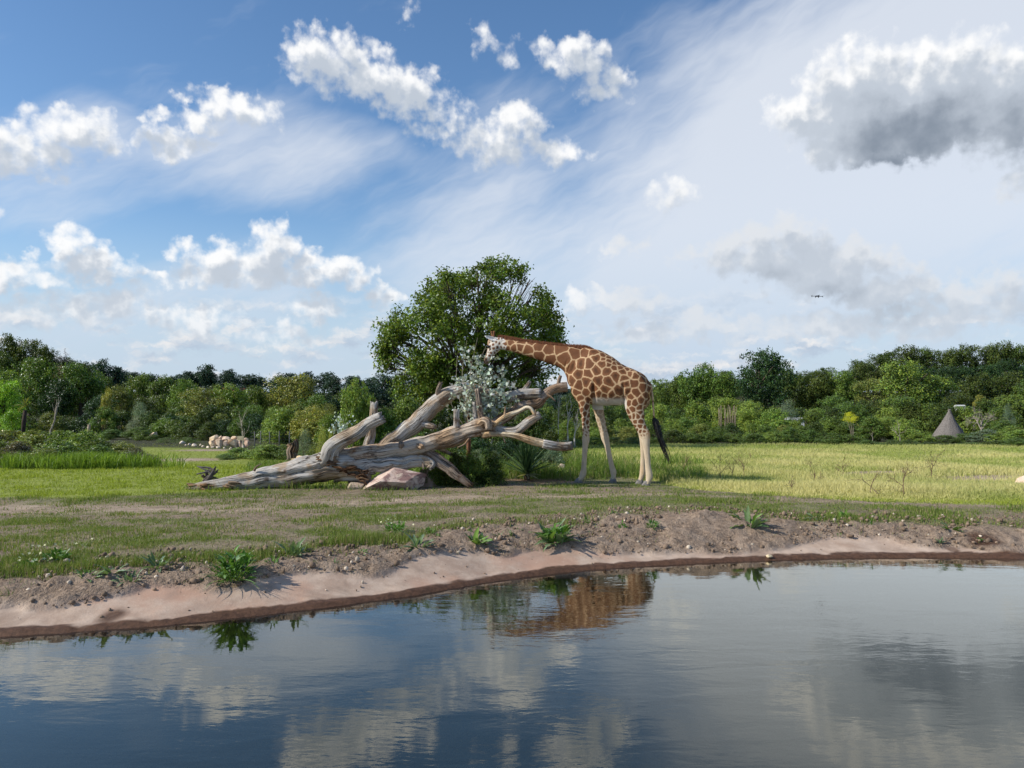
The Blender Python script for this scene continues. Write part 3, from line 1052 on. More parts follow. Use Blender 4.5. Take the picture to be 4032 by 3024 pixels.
cc = t.mix(t.sstep(nb, 0.3, 0.75), t.mix(1.0, attr(t, 'coat'), (0.86, 0.84, 0.80), 'MULTIPLY'), attr(t, 'coat'))
principled(t, out, cc, 0.75, 0.25, t.m('ADD', nf, t.m('MULTIPLY', nb, 1.5)), 0.35, 0.012)
gm.materials.append(mt)

base = (feet['nf'] + feet['ff'] + feet['nh'] + feet['fh']) / 4
gir = empty('giraffe', (float(base[0]), float(base[1]), gzf(base[0], base[1])))
tag(gir, 'tall brown patched giraffe standing side on, neck stretched to silver leaves above the fallen tree', 'giraffe')
gm.name = 'giraffe_body'
part_world('body', gm, gir)

M_horn = plain('giraffe_horn', (0.16, 0.075, 0.035), 0.85, 0.2, 40)
M_hair = plain('giraffe_mane', (0.15, 0.055, 0.025), 0.8, 0.3, 60, 0.4)
M_black = plain('tail_hair', (0.012, 0.011, 0.011), 0.6, 0.4, 30)
M_hoof = plain('hoof', (0.17, 0.16, 0.155), 0.6, 0.4, 20)
M_ear = plain('giraffe_ear', (0.62, 0.61, 0.60), 0.8, 0.2, 25, 0.3)
M_eye = plain('eye', (0.006, 0.005, 0.005), 0.08, 0.6)


def GP(cx_, cy_, lat=0.0):
    px, py = c1(cx_, cy_)
    return np.array(P(px, py, GD(px))) + lat * LAT


def GH(hx, hy, lat=0.0):
    px, py = hx / 6.32 + 1850, hy / 6.32 + 1280
    return np.array(P(px, py, GD(px))) + lat * LAT


# hooves: cloven, flat-soled
for kf, (lat, secs, hoof) in legs.items():
    f = feet[kf]
    zg = gzf(f[0], f[1])
    topc = GP(secs[-1][0], secs[-1][1], lat)
    mb = MB()
    fw = np.array(HEAD)
    for sd in (-1, 1):
        rings = []
        for (hh, l0, l1, w) in ((-0.03, -0.085, 0.10, 0.048), (0.02, -0.08, 0.095, 0.047), (0.06, -0.072, 0.065, 0.042), (0.10, -0.055, 0.042, 0.036)):
            ang = np.linspace(0, 2 * math.pi, 10, endpoint=False)
            pts = []
            for a in ang:
                lx = (l0 + l1) / 2 + (l1 - l0) / 2 * math.cos(a)
                wy = w * 0.52 * math.sin(a) + sd * 0.026
                q = f + fw * lx + LAT * wy
                q[2] = zg + hh
                if hh > 0.05:
                    q[:2] += (topc - f)[:2] * (hh - 0.05) * 3
                pts.append(q)
            rings.append(pts)
        Vv = np.array(rings).reshape(-1, 3)
        Ff = [(i * 10 + j, i * 10 + (j + 1) % 10, (i + 1) * 10 + (j + 1) % 10, (i + 1) * 10 + j) for i in range(3) for j in range(10)] + [tuple(range(9, -1, -1)), tuple(30 + j for j in range(10))]
        mb.add(Vv, Ff)
    part_world('hoof', mb.mesh('hoof', M_hoof), gir)

# mane: a crest of short hair blades
mb = MB()
crest = catmull([GP(*q) for q in ((372, 190), (420, 190), (520, 205), (640, 224), (780, 243), (920, 258), (1050, 270), (1170, 276), (1250, 292), (1330, 330))], 30)
n = len(crest)
up = np.array([0, 0, 1.0])
tv = np.gradient(crest, axis=0); tv /= np.linalg.norm(tv, axis=1)[:, None]
r2 = np.random.default_rng(5)
hgt = np.interp(np.arange(n), [0, 10, n * 0.8, n - 1], [0.05, 0.075, 0.065, 0.02])
nb_ = []
Vv, Ff = [], []
for i in range(n - 1):
    for q in range(7):
        p0 = crest[i] + (crest[i + 1] - crest[i]) * r2.random() + LAT * r2.normal(0, 0.012) - up * 0.075
        hh = hgt[i] * r2.uniform(0.75, 1.1) + 0.07
        lean = tv[i] * r2.uniform(0.0, 0.35) + LAT * r2.normal(0, 0.12)
        w = tv[i] * 0.011
        b = len(Vv)
        Vv += [p0 - w, p0 + w, p0 + (up + lean) * hh]
        Ff.append((b, b + 1, b + 2))
mb.add(np.array(Vv), Ff)
part_world('mane', mb.mesh('mane', M_hair, False), gir)

# horns
for lat, (b0, b1) in ((0.035, ((600, 300), (625, 150))), (-0.045, ((545, 300), (525, 148)))):
    mb = MB()
    pts = catmull([GH(*b0, lat), GH((b0[0] * 2 + b1[0]) / 3, (b0[1] * 2 + b1[1]) / 3, lat), GH((b0[0] + 2 * b1[0]) / 3, (b0[1] + 2 * b1[1]) / 3, lat * 1.1), GH(*b1, lat * 1.15)], 5)
    u = np.linspace(0, 1, len(pts))
    mb.tube(pts, np.interp(u, [0, 0.3, 0.75, 0.92, 1], [0.036, 0.026, 0.024, 0.027, 0.014]), 10)
    part_world('horn', mb.mesh('horn', M_horn), gir)
# ears: cupped leaf shapes
for lat in (1, -1):
    a0, a1 = GH(720, 385, 0.085 * lat), GH(432, 288, 0.16 * lat)
    ax = a1 - a0
    L = np.linalg.norm(ax); axn = ax / L
    side = np.cross(axn, LAT); side /= np.linalg.norm(side)
    if side[2] < 0:
        side = -side
    nrm = np.cross(axn, side)
    Vv = []
    us = np.linspace(0, 1, 9)
    for u in us:
        w = 0.045 * math.sin(math.pi * min(1, u * 0.92 + 0.08)) ** 0.8 * (1 - 0.35 * u) + 0.004
        for q in np.linspace(-1, 1, 7):
            cup = 0.025 * (1 - q * q) * math.sin(math.pi * u)
            Vv.append(a0 + ax * u + side * w * q + nrm * cup)
    Ff = [(i * 7 + j, i * 7 + j + 1, (i + 1) * 7 + j + 1, (i + 1) * 7 + j) for i in range(8) for j in range(6)]
    mb = MB()
    mb.add(np.array(Vv), Ff)
    eme = mb.mesh('ear', M_ear)
    eo = part_world('ear', eme, gir)
    sm = eo.modifiers.new('thick', 'SOLIDIFY')
    sm.thickness = 0.006
# eyes
for lat in (1, -1):
    c_ = GH(500, 545, 0.088 * lat)
    bm = bmesh.new()
    bmesh.ops.create_uvsphere(bm, u_segments=16, v_segments=10, radius=0.032)
    for v in bm.verts:
        v.co = Vector((v.co.x * 1.15, v.co.y * 0.9, v.co.z)) + Vector(c_)
    em = bpy.data.meshes.new('eye'); bm.to_mesh(em); bm.free(); em.materials.append(M_eye)
    em.polygons.foreach_set('use_smooth', np.ones(len(em.polygons), dtype=bool))
    part_world('eye', em, gir)
# tail
mb = MB()
tp = catmull([GP(1778, 610), GP(1800, 640), (GP(1818, 700)), GP(1828, 800), GP(1835, 900), GP(1838, 955)], 6)
mb.tube(tp, np.interp(np.linspace(0, 1, len(tp)), [0, 0.15, 0.4, 1], [0.045, 0.034, 0.021, 0.016]), 10)
tm = mb.mesh('tail')
C_ = np.tile(np.array([0.50, 0.36, 0.23]), (len(tm.vertices), 1))
tvv = np.concatenate(mb.v)
sp = sst(fbm(tvv[:, 0] * 22, tvv[:, 1] * 22, tvv[:, 2] * 16, oct=2, seed=97), 0.0, 0.2)[:, None]
add_col(tm, 'coat', C_ * (1 - sp) + np.array([0.17, 0.08, 0.04]) * sp)
tm.materials.append(mt)
tail = part_world('tail', tm, gir)
mb = MB()
r2 = np.random.default_rng(8)
main = [GP(1838, 935), GP(1850, 985), GP(1872, 1060), GP(1905, 1160), GP(1945, 1260), GP(1975, 1340), GP(2003, 1430)]
for q in range(80):
    frac = r2.uniform(0.28, 0.72) if q > 13 else r2.uniform(0.8, 1.05)
    off = LAT * r2.normal(0, 0.018) + np.array(HEAD) * r2.normal(0, 0.019)
    m_ = catmull(main, 3)
    m_ = m_[:max(5, int(len(m_) * min(1, frac)))]
    u = np.linspace(0, 1, len(m_))
    fan = off[None] * (0.15 + 1.35 * np.sin(np.pi * np.clip(u * 0.85 + 0.02, 0, 1)) ** 0.7 - 0.1 * u)[:, None]
    wob = np.stack([0.022 * np.sin(u * 11 + q), np.zeros_like(u), 0.010 * np.sin(u * 9 + q * 2)], 1) * u[:, None]
    mb.tube(m_ + fan + wob, np.interp(u, [0, 0.15, 0.7, 1], [0.008, 0.010, 0.007, 0.002]), 4)
tu = obj('tuft', mb.mesh('tuft', M_black), tail)


# ------------------------------------------------------------------ fallen dead tree
LY = 15.6


def limb_mesh(name, ctrl, rough=1.0, jag=0.0, seed=0, flat=1.0, step=0.035):
    """ctrl: (px, py, radius px, depth); weathered limb with ridges along the grain"""
    pts = np.array([(*P(a, b, d), r / FPX * d) for a, b, r, d in ctrl])
    seg = np.linalg.norm(np.diff(pts[:, :3], axis=0), axis=1)
    k = max(3, int(seg.mean() / step))
    q = catmull(pts, k)
    C, rad = q[:, :3], q[:, 3]
    L0 = np.concatenate([[0], np.cumsum(np.linalg.norm(np.diff(C, axis=0), axis=1))])
    C = C + np.stack([fbm(L0 * 2.6 + seed, L0 * 0 + 7 * k_, oct=2, seed=seed + 20 + k_) for k_ in range(3)], 1) * ((0.13 if name == 'trunk' else 0.34) * rad * rough)[:, None]
    rad = rad * (1 + (0.05 if name == 'trunk' else 0.13) * rough * fbm(L0 * 3.5 + seed, L0 * 0, oct=2, seed=seed + 30))
    sides = int(np.clip(rad.max() * 2 * math.pi / 0.026, 12, 64))
    T, N, Bn = frames(C)
    a = np.linspace(0, 2 * math.pi, sides, endpoint=False)
    L = np.concatenate([[0], np.cumsum(np.linalg.norm(np.diff(C, axis=0), axis=1))])
    A, LL = np.meshgrid(a, L)
    ca, sa = np.cos(A), np.sin(A)
    ridge = fbm(ca * 2.6 + seed, sa * 2.6, LL * 0.9, oct=3, seed=seed + 1) * 0.10
    ridge += np.abs(fbm(ca * 6 + seed, sa * 6, LL * 0.7, oct=2, seed=seed + 2)) * -0.10
    ridge -= 0.16 * np.exp(-(fbm(ca * 1.7 + seed, sa * 1.7, LL * 0.4, oct=2, seed=seed + 5) / 0.07) ** 2)
    lump = fbm(ca * 1.1, sa * 1.1 + seed, LL * 2.6, oct=3, seed=seed + 3) * 0.13
    rr = rad[:, None] * (1 + rough * (ridge + lump))
    V = C[:, None, :] + rr[..., None] * (ca[..., None] * N[:, None, :] + flat * sa[..., None] * Bn[:, None, :])
    if jag > 0:       # splintered end
        sp = (vnoise(np.cos(a) * 5 + seed, np.sin(a) * 5, seed=seed + 9) - 0.3) * jag
        m = max(2, int(0.18 * len(C)))
        for i in range(m):
            V[-1 - i] += T[-1] * (sp[:, None]) * (1 - i / m)
    n = len(C)
    V = V.reshape(-1, 3)
    F = [(i * sides + j, i * sides + (j + 1) % sides, (i + 1) * sides + (j + 1) % sides, (i + 1) * sides + j) for i in range(n - 1) for j in range(sides)]
    uv = np.stack([A / (2 * math.pi), LL], -1).reshape(-1, 2)
    uv[:, 0] = np.abs(uv[:, 0] * 2 - 1) * rad.max() * 6
    # ends: slightly hollow cut faces
    mb = MB()
    extra, fe, ue = [], [], []
    nb = len(V)
    for (ring, tdir, sgn) in ((0, -T[0], -1), (n - 1, T[-1], 1)):
        cen = C[ring]
        inner = V[ring * sides:(ring + 1) * sides] * 0.45 + cen * 0.55 - tdir * rad[ring] * 0.10
        b = nb + len(extra)
        extra += list(inner) + [cen - tdir * rad[ring] * 0.18]
        ue += [(i * 0.03, 0.0) for i in range(sides)] + [(0.2, 0.0)]
        for j in range(sides):
            o0, o1 = ring * sides + j, ring * sides + (j + 1) % sides
            i0, i1 = b + j, b + (j + 1) % sides
            quad = (o0, o1, i1, i0) if sgn > 0 else (o1, o0, i0, i1)
            tri = (i0, i1, b + sides) if sgn > 0 else (i1, i0, b + sides)
            fe += [quad, tri]
    mb.add(np.vstack([V, np.array(extra)]), F + fe, np.vstack([uv, np.array(ue)]))
    return mb.mesh(name, M_wood)


fb_ = G(1250, 1915)
fallen = empty('fallen_tree', (fb_.x, fb_.y, fb_.z))
tag(fallen, 'huge bleached fallen tree trunk with broken grey limbs lying across pale boulders', 'dead tree')
GREYW, TANW, YELW, DARKW = (1, 1, 1, 1), (1.0, 0.90, 0.80, 1), (1.55, 1.38, 1.08, 1), (0.62, 0.52, 0.45, 1)
limbs = [
    # name, control points (px,py,r,depth), roughness, splinter, tint
    ('trunk', [(735, 1932, 14, 15.2), (790, 1921, 25, 15.2), (880, 1908, 32, 15.25), (1016, 1890, 42, 15.35), (1150, 1864, 53, 15.45), (1262, 1845, 60, 15.5), (1360, 1836, 54, 15.55), (1470, 1830, 44, 15.6)], 1.1, 0.0, GREYW),
    ('limb', [(1290, 1822, 40, 15.55), (1378, 1800, 34, 15.6), (1514, 1786, 37, 15.6), (1629, 1765, 38, 15.6), (1743, 1731, 39, 15.6), (1820, 1706, 36, 15.6), (1890, 1684, 33, 15.6), (1945, 1682, 27, 15.6)], 1.0, 0.0, TANW),
    ('limb', [(1330, 1855, 38, 15.6), (1440, 1838, 34, 15.5), (1572, 1820, 27, 15.45), (1658, 1808, 26, 15.45), (1700, 1822, 20, 15.4), (1692, 1840, 10, 15.35)], 1.5, 0.08, GREYW),
    ('limb', [(1690, 1795, 24, 15.6), (1730, 1818, 24, 15.5), (1775, 1848, 22, 15.4), (1815, 1882, 17, 15.35), (1848, 1912, 12, 15.35)], 1.3, 0.12, DARKW),
    ('limb', [(1268, 1850, 52, 15.5), (1288, 1800, 40, 15.42), (1310, 1752, 32, 15.36), (1360, 1722, 31, 15.3), (1420, 1692, 27, 15.25), (1465, 1662, 26, 15.2), (1502, 1642, 26, 15.2)], 1.2, 0.10, GREYW),
    ('limb', [(1443, 1790, 24, 15.85), (1452, 1740, 22, 15.9), (1462, 1690, 18, 15.9), (1466, 1640, 17, 15.9), (1469, 1590, 16, 15.9)], 1.1, 0.07, GREYW),
    ('limb', [(1490, 1778, 26, 15.9), (1543, 1736, 33, 16.0), (1629, 1676, 34, 16.05), (1690, 1612, 33, 16.1), (1743, 1572, 31, 16.15), (1790, 1545, 25, 16.15), (1835, 1528, 22, 16.15), (1880, 1532, 20, 16.15), (1932, 1552, 20, 16.1), (1990, 1560, 22, 16.1), (2058, 1555, 22, 16.05), (2125, 1551, 20, 16.0)], 0.9, 0.02, GREYW),
    ('stub', [(1712, 1590, 17, 16.1), (1725, 1550, 13, 16.05), (1735, 1512, 9, 16.0)], 1.6, 0.10, DARKW),
    ('stub', [(1665, 1668, 16, 16.0), (1695, 1678, 14, 15.95), (1716, 1684, 10, 15.9)], 1.3, 0.02, GREYW),
    ('stub', [(2062, 1548, 13, 16.05), (2074, 1524, 10, 16.05), (2085, 1503, 8, 16.0)], 1.0, 0.03, GREYW),
    ('stub', [(1795, 1705, 20, 15.6), (1796, 1670, 14, 15.6), (1798, 1640, 13, 15.6), (1798, 1611, 13, 15.6)], 0.9, 0.01, GREYW),
    ('limb', [(1902, 1690, 20, 15.6), (1897, 1640, 15, 15.65), (1888, 1590, 12, 15.65), (1876, 1530, 10, 15.65)], 1.2, 0.03, DARKW),
    ('limb', [(1878, 1690, 15, 15.75), (1872, 1640, 10, 15.75), (1868, 1585, 9, 15.75)], 1.2, 0.03, GREYW),
    ('stub', [(1893, 1668, 17, 15.5), (1908, 1654, 18, 15.42), (1922, 1662, 17, 15.38), (1925, 1692, 14, 15.36)], 0.9, 0.0, TANW),
    ('limb', [(1915, 1685, 26, 15.6), (1960, 1690, 20, 15.55), (2028, 1697, 21, 15.5), (2060, 1682, 20, 15.5), (2090, 1658, 19, 15.5), (2128, 1634, 17, 15.5)], 0.9, 0.02, GREYW),
    ('limb', [(1900, 1712, 14, 15.5), (1960, 1708, 10, 15.4), (2010, 1712, 11, 15.35), (2058, 1724, 13, 15.3), (2110, 1738, 16, 15.3), (2144, 1746, 17, 15.3)], 0.8, 0.0, YELW),
    ('limb', [(2138, 1745, 18, 15.3), (2170, 1752, 19, 15.3), (2215, 1757, 18, 15.3), (2254, 1756, 17, 15.3)], 1.0, 0.01, GREYW),
    ('limb', [(1925, 1682, 24, 15.75), (1975, 1652, 22, 15.85), (2020, 1622, 20, 15.95), (2064, 1597, 20, 16.0), (2108, 1590, 22, 16.0), (2139, 1562, 19, 16.05), (2180, 1531, 18, 16.1), (2212, 1521, 20, 16.1), (2234, 1520, 20, 16.1)], 0.9, 0.0, (0.80, 0.68, 0.6, 1)),
    ('stub', [(2194, 1522, 9, 16.1), (2198, 1500, 7, 16.1), (2207, 1480, 6, 16.1)], 1.8, 0.06, DARKW),
    ('limb', [(1940, 1675, 9, 15.5), (1965, 1654, 8, 15.45), (1995, 1636, 8, 15.45), (2040, 1622, 8, 15.5), (2072, 1606, 8, 15.5), (2092, 1612, 8, 15.5), (2106, 1636, 6, 15.5)], 0.9, 0.0, YELW),
    ('limb', [(1728, 1764, 8, 15.7), (1772, 1785, 7, 15.9), (1815, 1804, 7, 16.1), (1862, 1828, 5, 16.4)], 1.0, 0.0, GREYW),
    ('twig', [(2090, 1660, 4, 15.5), (2105, 1640, 3, 15.45), (2110, 1612, 1.5, 15.4)], 1.0, 0.0, DARKW),
    ('twig', [(2020, 1620, 5, 15.9), (2032, 1596, 4, 15.85), (2030, 1566, 1.5, 15.8)], 1.0, 0.0, DARKW),
    ('twig', [(2150, 1556, 5, 16.0), (2168, 1562, 4, 15.95), (2188, 1580, 1.5, 15.9)], 1.0, 0.0, DARKW),
    ('twig', [(1960, 1690, 5, 15.5), (1980, 1715, 4, 15.4), (1990, 1745, 1.5, 15.35)], 1.0, 0.0, DARKW),
    ('twig', [(1850, 1720, 6, 15.5), (1830, 1748, 4, 15.45), (1800, 1762, 1.5, 15.4)], 1.0, 0.0, DARKW),
    ('twig', [(1640, 1790, 6, 15.5), (1665, 1822, 5, 15.4), (1668, 1850, 2, 15.35)], 1.4, 0.0, DARKW),
    ('stub', [(1585, 1765, 14, 15.5), (1582, 1752, 11, 15.4), (1580, 1742, 8, 15.35)], 1.3, 0.03, DARKW),
    ('stub', [(1650, 1752, 15, 15.4), (1660, 1758, 12, 15.28), (1664, 1762, 8, 15.2)], 1.2, 0.02, TANW),
    ('twig', [(1000, 1855, 6, 15.2), (1010, 1838, 4, 15.15), (1030, 1826, 1.5, 15.1)], 1.2, 0.0, DARKW),
    ('twig', [(1988, 1640, 6, 15.45), (1989, 1622, 4, 15.45), (1990, 1600, 1.5, 15.45)], 1.0, 0.0, TANW),
]
for i, (nm, ctrl, ro, jag, tint) in enumerate(limbs):
    lo_ = part_world(nm, limb_mesh(nm, ctrl, ro, jag, seed=10 * i, step=0.03 if nm == 'trunk' else 0.045), fallen)
    lo_.color = tint
# ragged root end: crumbling roots and slabs of rotten wood
r2 = np.random.default_rng(21)
for q in range(44):
    px = r2.uniform(738, 930)
    py = np.interp(px, [745, 930], [1930, 1918]) + r2.uniform(-22, 6)
    ln = r2.uniform(18, 50)
    an = r2.uniform(-0.5, 0.35)
    d = 15.12 + r2.uniform(-0.08, 0.12)
    me_ = limb_mesh('splinter', [(px, py, r2.uniform(4, 10), d), (px + ln * 0.5, py - ln * 0.5 * math.sin(an), r2.uniform(5, 11), d), (px + ln, py - ln * math.sin(an), r2.uniform(1.5, 5), d)], 1.8, 0.04, seed=300 + q, flat=0.6, step=0.05)
    o = part_world('splinter', me_, fallen)
    o.color = (0.8, 0.62, 0.45, 1) if q % 3 else DARKW
for q in range(16):
    px = r2.uniform(790, 850); py = r2.uniform(1842, 1888)
    ex, ey = px + r2.normal(0, 22), py + r2.normal(-6, 14)
    d = 15.3 + r2.uniform(-0.1, 0.1)
    me_ = limb_mesh('root', [(815 + r2.normal(0, 8), 1895, 6, d), (px, py, r2.uniform(3, 7), d), (ex, ey, 2, d + r2.uniform(-0.1, 0.1))], 1.5, 0.0, seed=400 + q, step=0.05)
    o = part_world('root', me_, fallen)
    o.color = (0.30, 0.29, 0.30, 1)

# rotten dark hub where the limbs part
for q in range(40):
    px = r2.uniform(1262, 1440); py = np.interp(px, [1272, 1420], [1800, 1872]) + r2.uniform(-26, 22)
    ln = r2.uniform(20, 60)
    d = 15.28 + r2.uniform(-0.06, 0.1)
    me_ = limb_mesh('bark_slab', [(px - ln * 0.5, py + r2.uniform(-8, 8), r2.uniform(3, 7), d), (px, py, r2.uniform(6, 12), d), (px + ln * 0.5, py + r2.uniform(-4, 14), r2.uniform(2, 6), d)], 2.2, 0.03, seed=500 + q, flat=0.55, step=0.05)
    o = part_world('bark_slab', me_, fallen)
    o.color = [(0.42, 0.26, 0.16, 1), (0.26, 0.17, 0.12, 1), (0.7, 0.5, 0.34, 1)][q % 3]


# ------------------------------------------------------------------ boulders
def boulder_mesh(name, size, seed, sub=4, cuts=14, rough=0.022, block=0.45):
    r3 = np.random.default_rng(seed)
    bm = bmesh.new()
    bmesh.ops.create_icosphere(bm, subdivisions=sub, radius=1.0)
    V = np.array([v.co for v in bm.verts])
    V = V * (1 - block) + block * V / np.abs(V).max(1)[:, None] * 0.9
    # flat facets
    for q in range(cuts):
        n_ = r3.normal(size=3); n_[2] *= 0.7; n_ /= np.linalg.norm(n_)
        dd = r3.uniform(0.45, 0.74)
        pr = V @ n_
        V = np.where((pr > dd)[:, None], V - np.outer(np.maximum(0, pr - dd), n_) * 0.93, V)
    nn = V / np.linalg.norm(V, axis=1)[:, None]
    V = V + nn * (rough * 2 * fbm(V[:, 0] * 2.2 + seed, V[:, 1] * 2.2, V[:, 2] * 2.2, oct=3, seed=seed) + rough * fbm(V[:, 0] * 7, V[:, 1] * 7 + seed, V[:, 2] * 7, oct=2, seed=seed + 1))[:, None]
    V /= np.abs(V).max(0)[None]
    V *= np.array(size) / 2
    for v, c_ in zip(bm.verts, V):
        v.co = c_
    m_ = bpy.data.meshes.new(name)
    bm.to_mesh(m_); bm.free()
    m_.materials.append(M_stone)
    return m_


def boulder(name, px0, px1, py0, py1, depth, seed, tint, label, group=None, parent=None, streak=0.0, rotz=None, dscale=0.8, cat='boulder', sub=4):
    p0, p1 = P(px0, py1, depth), P(px1, py0, depth)
    w, h = p1.x - p0.x, p1.z - p0.z
    m_ = boulder_mesh(name, (w, w * dscale, h * 1.12), seed, sub=sub)
    o = obj(name, m_, parent)
    o.location = Vector(((p0.x + p1.x) / 2, depth, (p0.z + p1.z) / 2 - h * 0.05)) - (Vector(parent.location) if parent else Vector())
    o.color = (*tint, streak)
    if parent is None:
        tag(o, label, cat, group)
    return o


SAND_S = (0.66, 0.53, 0.40)
boulder('boulder', 1428, 1702, 1834, 1936, 15.35, 6, (0.60, 0.49, 0.43), 'large pinkish boulder streaked with purple under the fallen tree', streak=0.9, dscale=0.6, sub=5)
boulder('boulder', 1364, 1468, 1846, 1912, 15.6, 11, (0.62, 0.50, 0.40), 'small angular tan boulder wedged left of the purple streaked boulder', streak=0.15)
boulder('boulder', 1630, 1730, 1846, 1922, 15.75, 15, (0.40, 0.31, 0.24), 'brown shaded boulder behind the right end of the purple streaked boulder', streak=0.1)
boulder('boulder', 1362, 1436, 1900, 1932, 15.3, 19, (0.50, 0.42, 0.34), 'flat half buried stone at the foot of the angular tan boulder', cat='stone')
boulder('boulder', 2190, 2232, 1826, 1868, 18.3, 23, (0.74, 0.60, 0.46), 'pale rounded rock in the grass between the spiky plant and the giraffe', cat='rock')
boulder('boulder', 2238, 2252, 1846, 1866, 18.2, 25, (0.72, 0.60, 0.47), 'fist sized pale stone beside the pale rounded rock', cat='stone', sub=3)
boulder('boulder', 4010, 4075, 1872, 1930, 15.6, 27, (0.82, 0.68, 0.55), 'pale pink boulder at the end of the sandy trail in the meadow')

# tumbled boulder wall on the left
wl = empty('boulder_wall', tuple(G(905, 1764)))
tag(wl, 'low wall of stacked pale sandstone boulders in front of dark trees', 'wall')
WD = wl.location.y
wall_st = [(824, 865, 1712, 1738), (862, 872, 1716, 1738), (870, 908, 1714, 1736), (906, 932, 1718, 1732), (934, 958, 1717, 1742), (956, 980, 1724, 1744),
           (822, 856, 1734, 1758), (852, 882, 1730, 1758), (880, 902, 1734, 1752), (902, 944, 1730, 1760), (936, 962, 1740, 1762), (962, 986, 1736, 1758), (900, 912, 1726, 1738)]
for i, (a, b, c_, d) in enumerate(wall_st):
    tn = [(0.74, 0.60, 0.42), (0.66, 0.53, 0.41), (0.62, 0.49, 0.38)][i % 3]
    boulder('stone', a - 2, b + 2, c_ - 1, d + 2, WD + (0.15 if i < 6 else 0), 40 + i, tn, '', parent=wl, sub=3)
for i, (px, py, w) in enumerate([(718, 1742, 24), (746, 1748, 14), (764, 1752, 22), (790, 1750, 9), (800, 1757, 12), (818, 1760, 14), (835, 1761, 12), (860, 1762, 22), (884, 1763, 10), (910, 1764, 14), (930, 1765, 12), (732, 1752, 10)]):
    g_ = G(px, py + 4)
    boulder('stone', px - w * 0.55, px + w * 0.55, py - w * 0.28, py + 5, g_.y, 70 + i, (0.80, 0.70, 0.57), 'pale sandstone block scattered along the foot of the low boulder wall', group='stones along the boulder wall', cat='stone', sub=2)
boulder('boulder', 586, 622, 1700, 1732, G(605, 1731).y, 90, (0.70, 0.57, 0.46), 'upright pointed pinkish rock by the shrubs, apart from the boulder wall')
for i, (a, b, c_, d) in enumerate([(454, 486, 1668, 1690), (478, 512, 1668, 1692), (506, 532, 1670, 1696), (498, 524, 1658, 1672), (512, 536, 1684, 1720), (480, 514, 1684, 1720), (452, 484, 1684, 1720)]):
    boulder('boulder', a, b, c_, d, 74.0 + 0.1 * i, 100 + i, (0.66, 0.52, 0.38), 'sandy rock slab stacked in the outcrop under the yellowish shrubs', group='rock outcrop on the left', sub=3)
# ledge of yellow stones and tree stump behind the log
for i, (a, b, c_, d, tn) in enumerate([(1118, 1160, 1812, 1828, (0.62, 0.47, 0.22)), (1140, 1172, 1804, 1816, (0.72, 0.58, 0.33)), (1158, 1196, 1794, 1814, (0.78, 0.63, 0.38)), (1190, 1228, 1792, 1812, (0.76, 0.60, 0.36))]):
    boulder('stone', a, b, c_, d + 10, 21.2 + 0.1 * i, 120 + i, tn, 'yellow sandstone block in the ledge below the hollow stump', group='yellow ledge stones', cat='stone', sub=3)
stp = empty('tree_stump', (P(1150, 1816, 22.0).x, 22.0, gzf(P(1150, 1816, 22.0).x, 22.0)))
tag(stp, 'short dark hollow tree stump standing above the yellow ledge stones', 'stump')
o = part_world('stump', limb_mesh('stump', [(1150, 1845, 30, 22.0), (1150, 1818, 27, 22.0), (1152, 1795, 25, 22.0), (1156, 1770, 20, 22.0), (1150, 1752, 22, 22.0)], 2.2, 0.1, seed=77), stp)
o.color = (0.5, 0.42, 0.36, 1)

# ------------------------------------------------------------------ leaf machinery
def leaf_quads(Pc, N, size, r3, aspect=0.55, fold=0.15):
    """diamond leaves at Pc with normals N"""
    n = len(Pc)
    rd = r3.normal(size=(n, 3))
    U = np.cross(N, rd); U /= np.linalg.norm(U, axis=1)[:, None] + 1e-9
    W = np.cross(N, U)
    s = (size * r3.uniform(0.65, 1.3, n))[:, None]
    a = Pc - U * s * 0.5
    b = Pc + W * s * aspect * 0.5 + N * s * fold
    c_ = Pc + U * s * 0.5
    d = Pc - W * s * aspect * 0.5 + N * s * fold
    V = np.stack([a, b, c_, d], 1).reshape(-1, 3)
    F = np.arange(n * 4).reshape(n, 4)
    return V, F


def tint_random(n, r3, lo=0.65, hi=1.35, warm=0.15, clump=None):
    b = r3.uniform(lo, hi, n)
    if clump is not None:
        b = b * clump
    w = r3.normal(0, warm, n)
    C = np.stack([b * (1 + w), b * (1 + 0.25 * w), b * (1 - 0.5 * w)], 1)
    return np.repeat(np.clip(C, 0, 3), 4, 0)


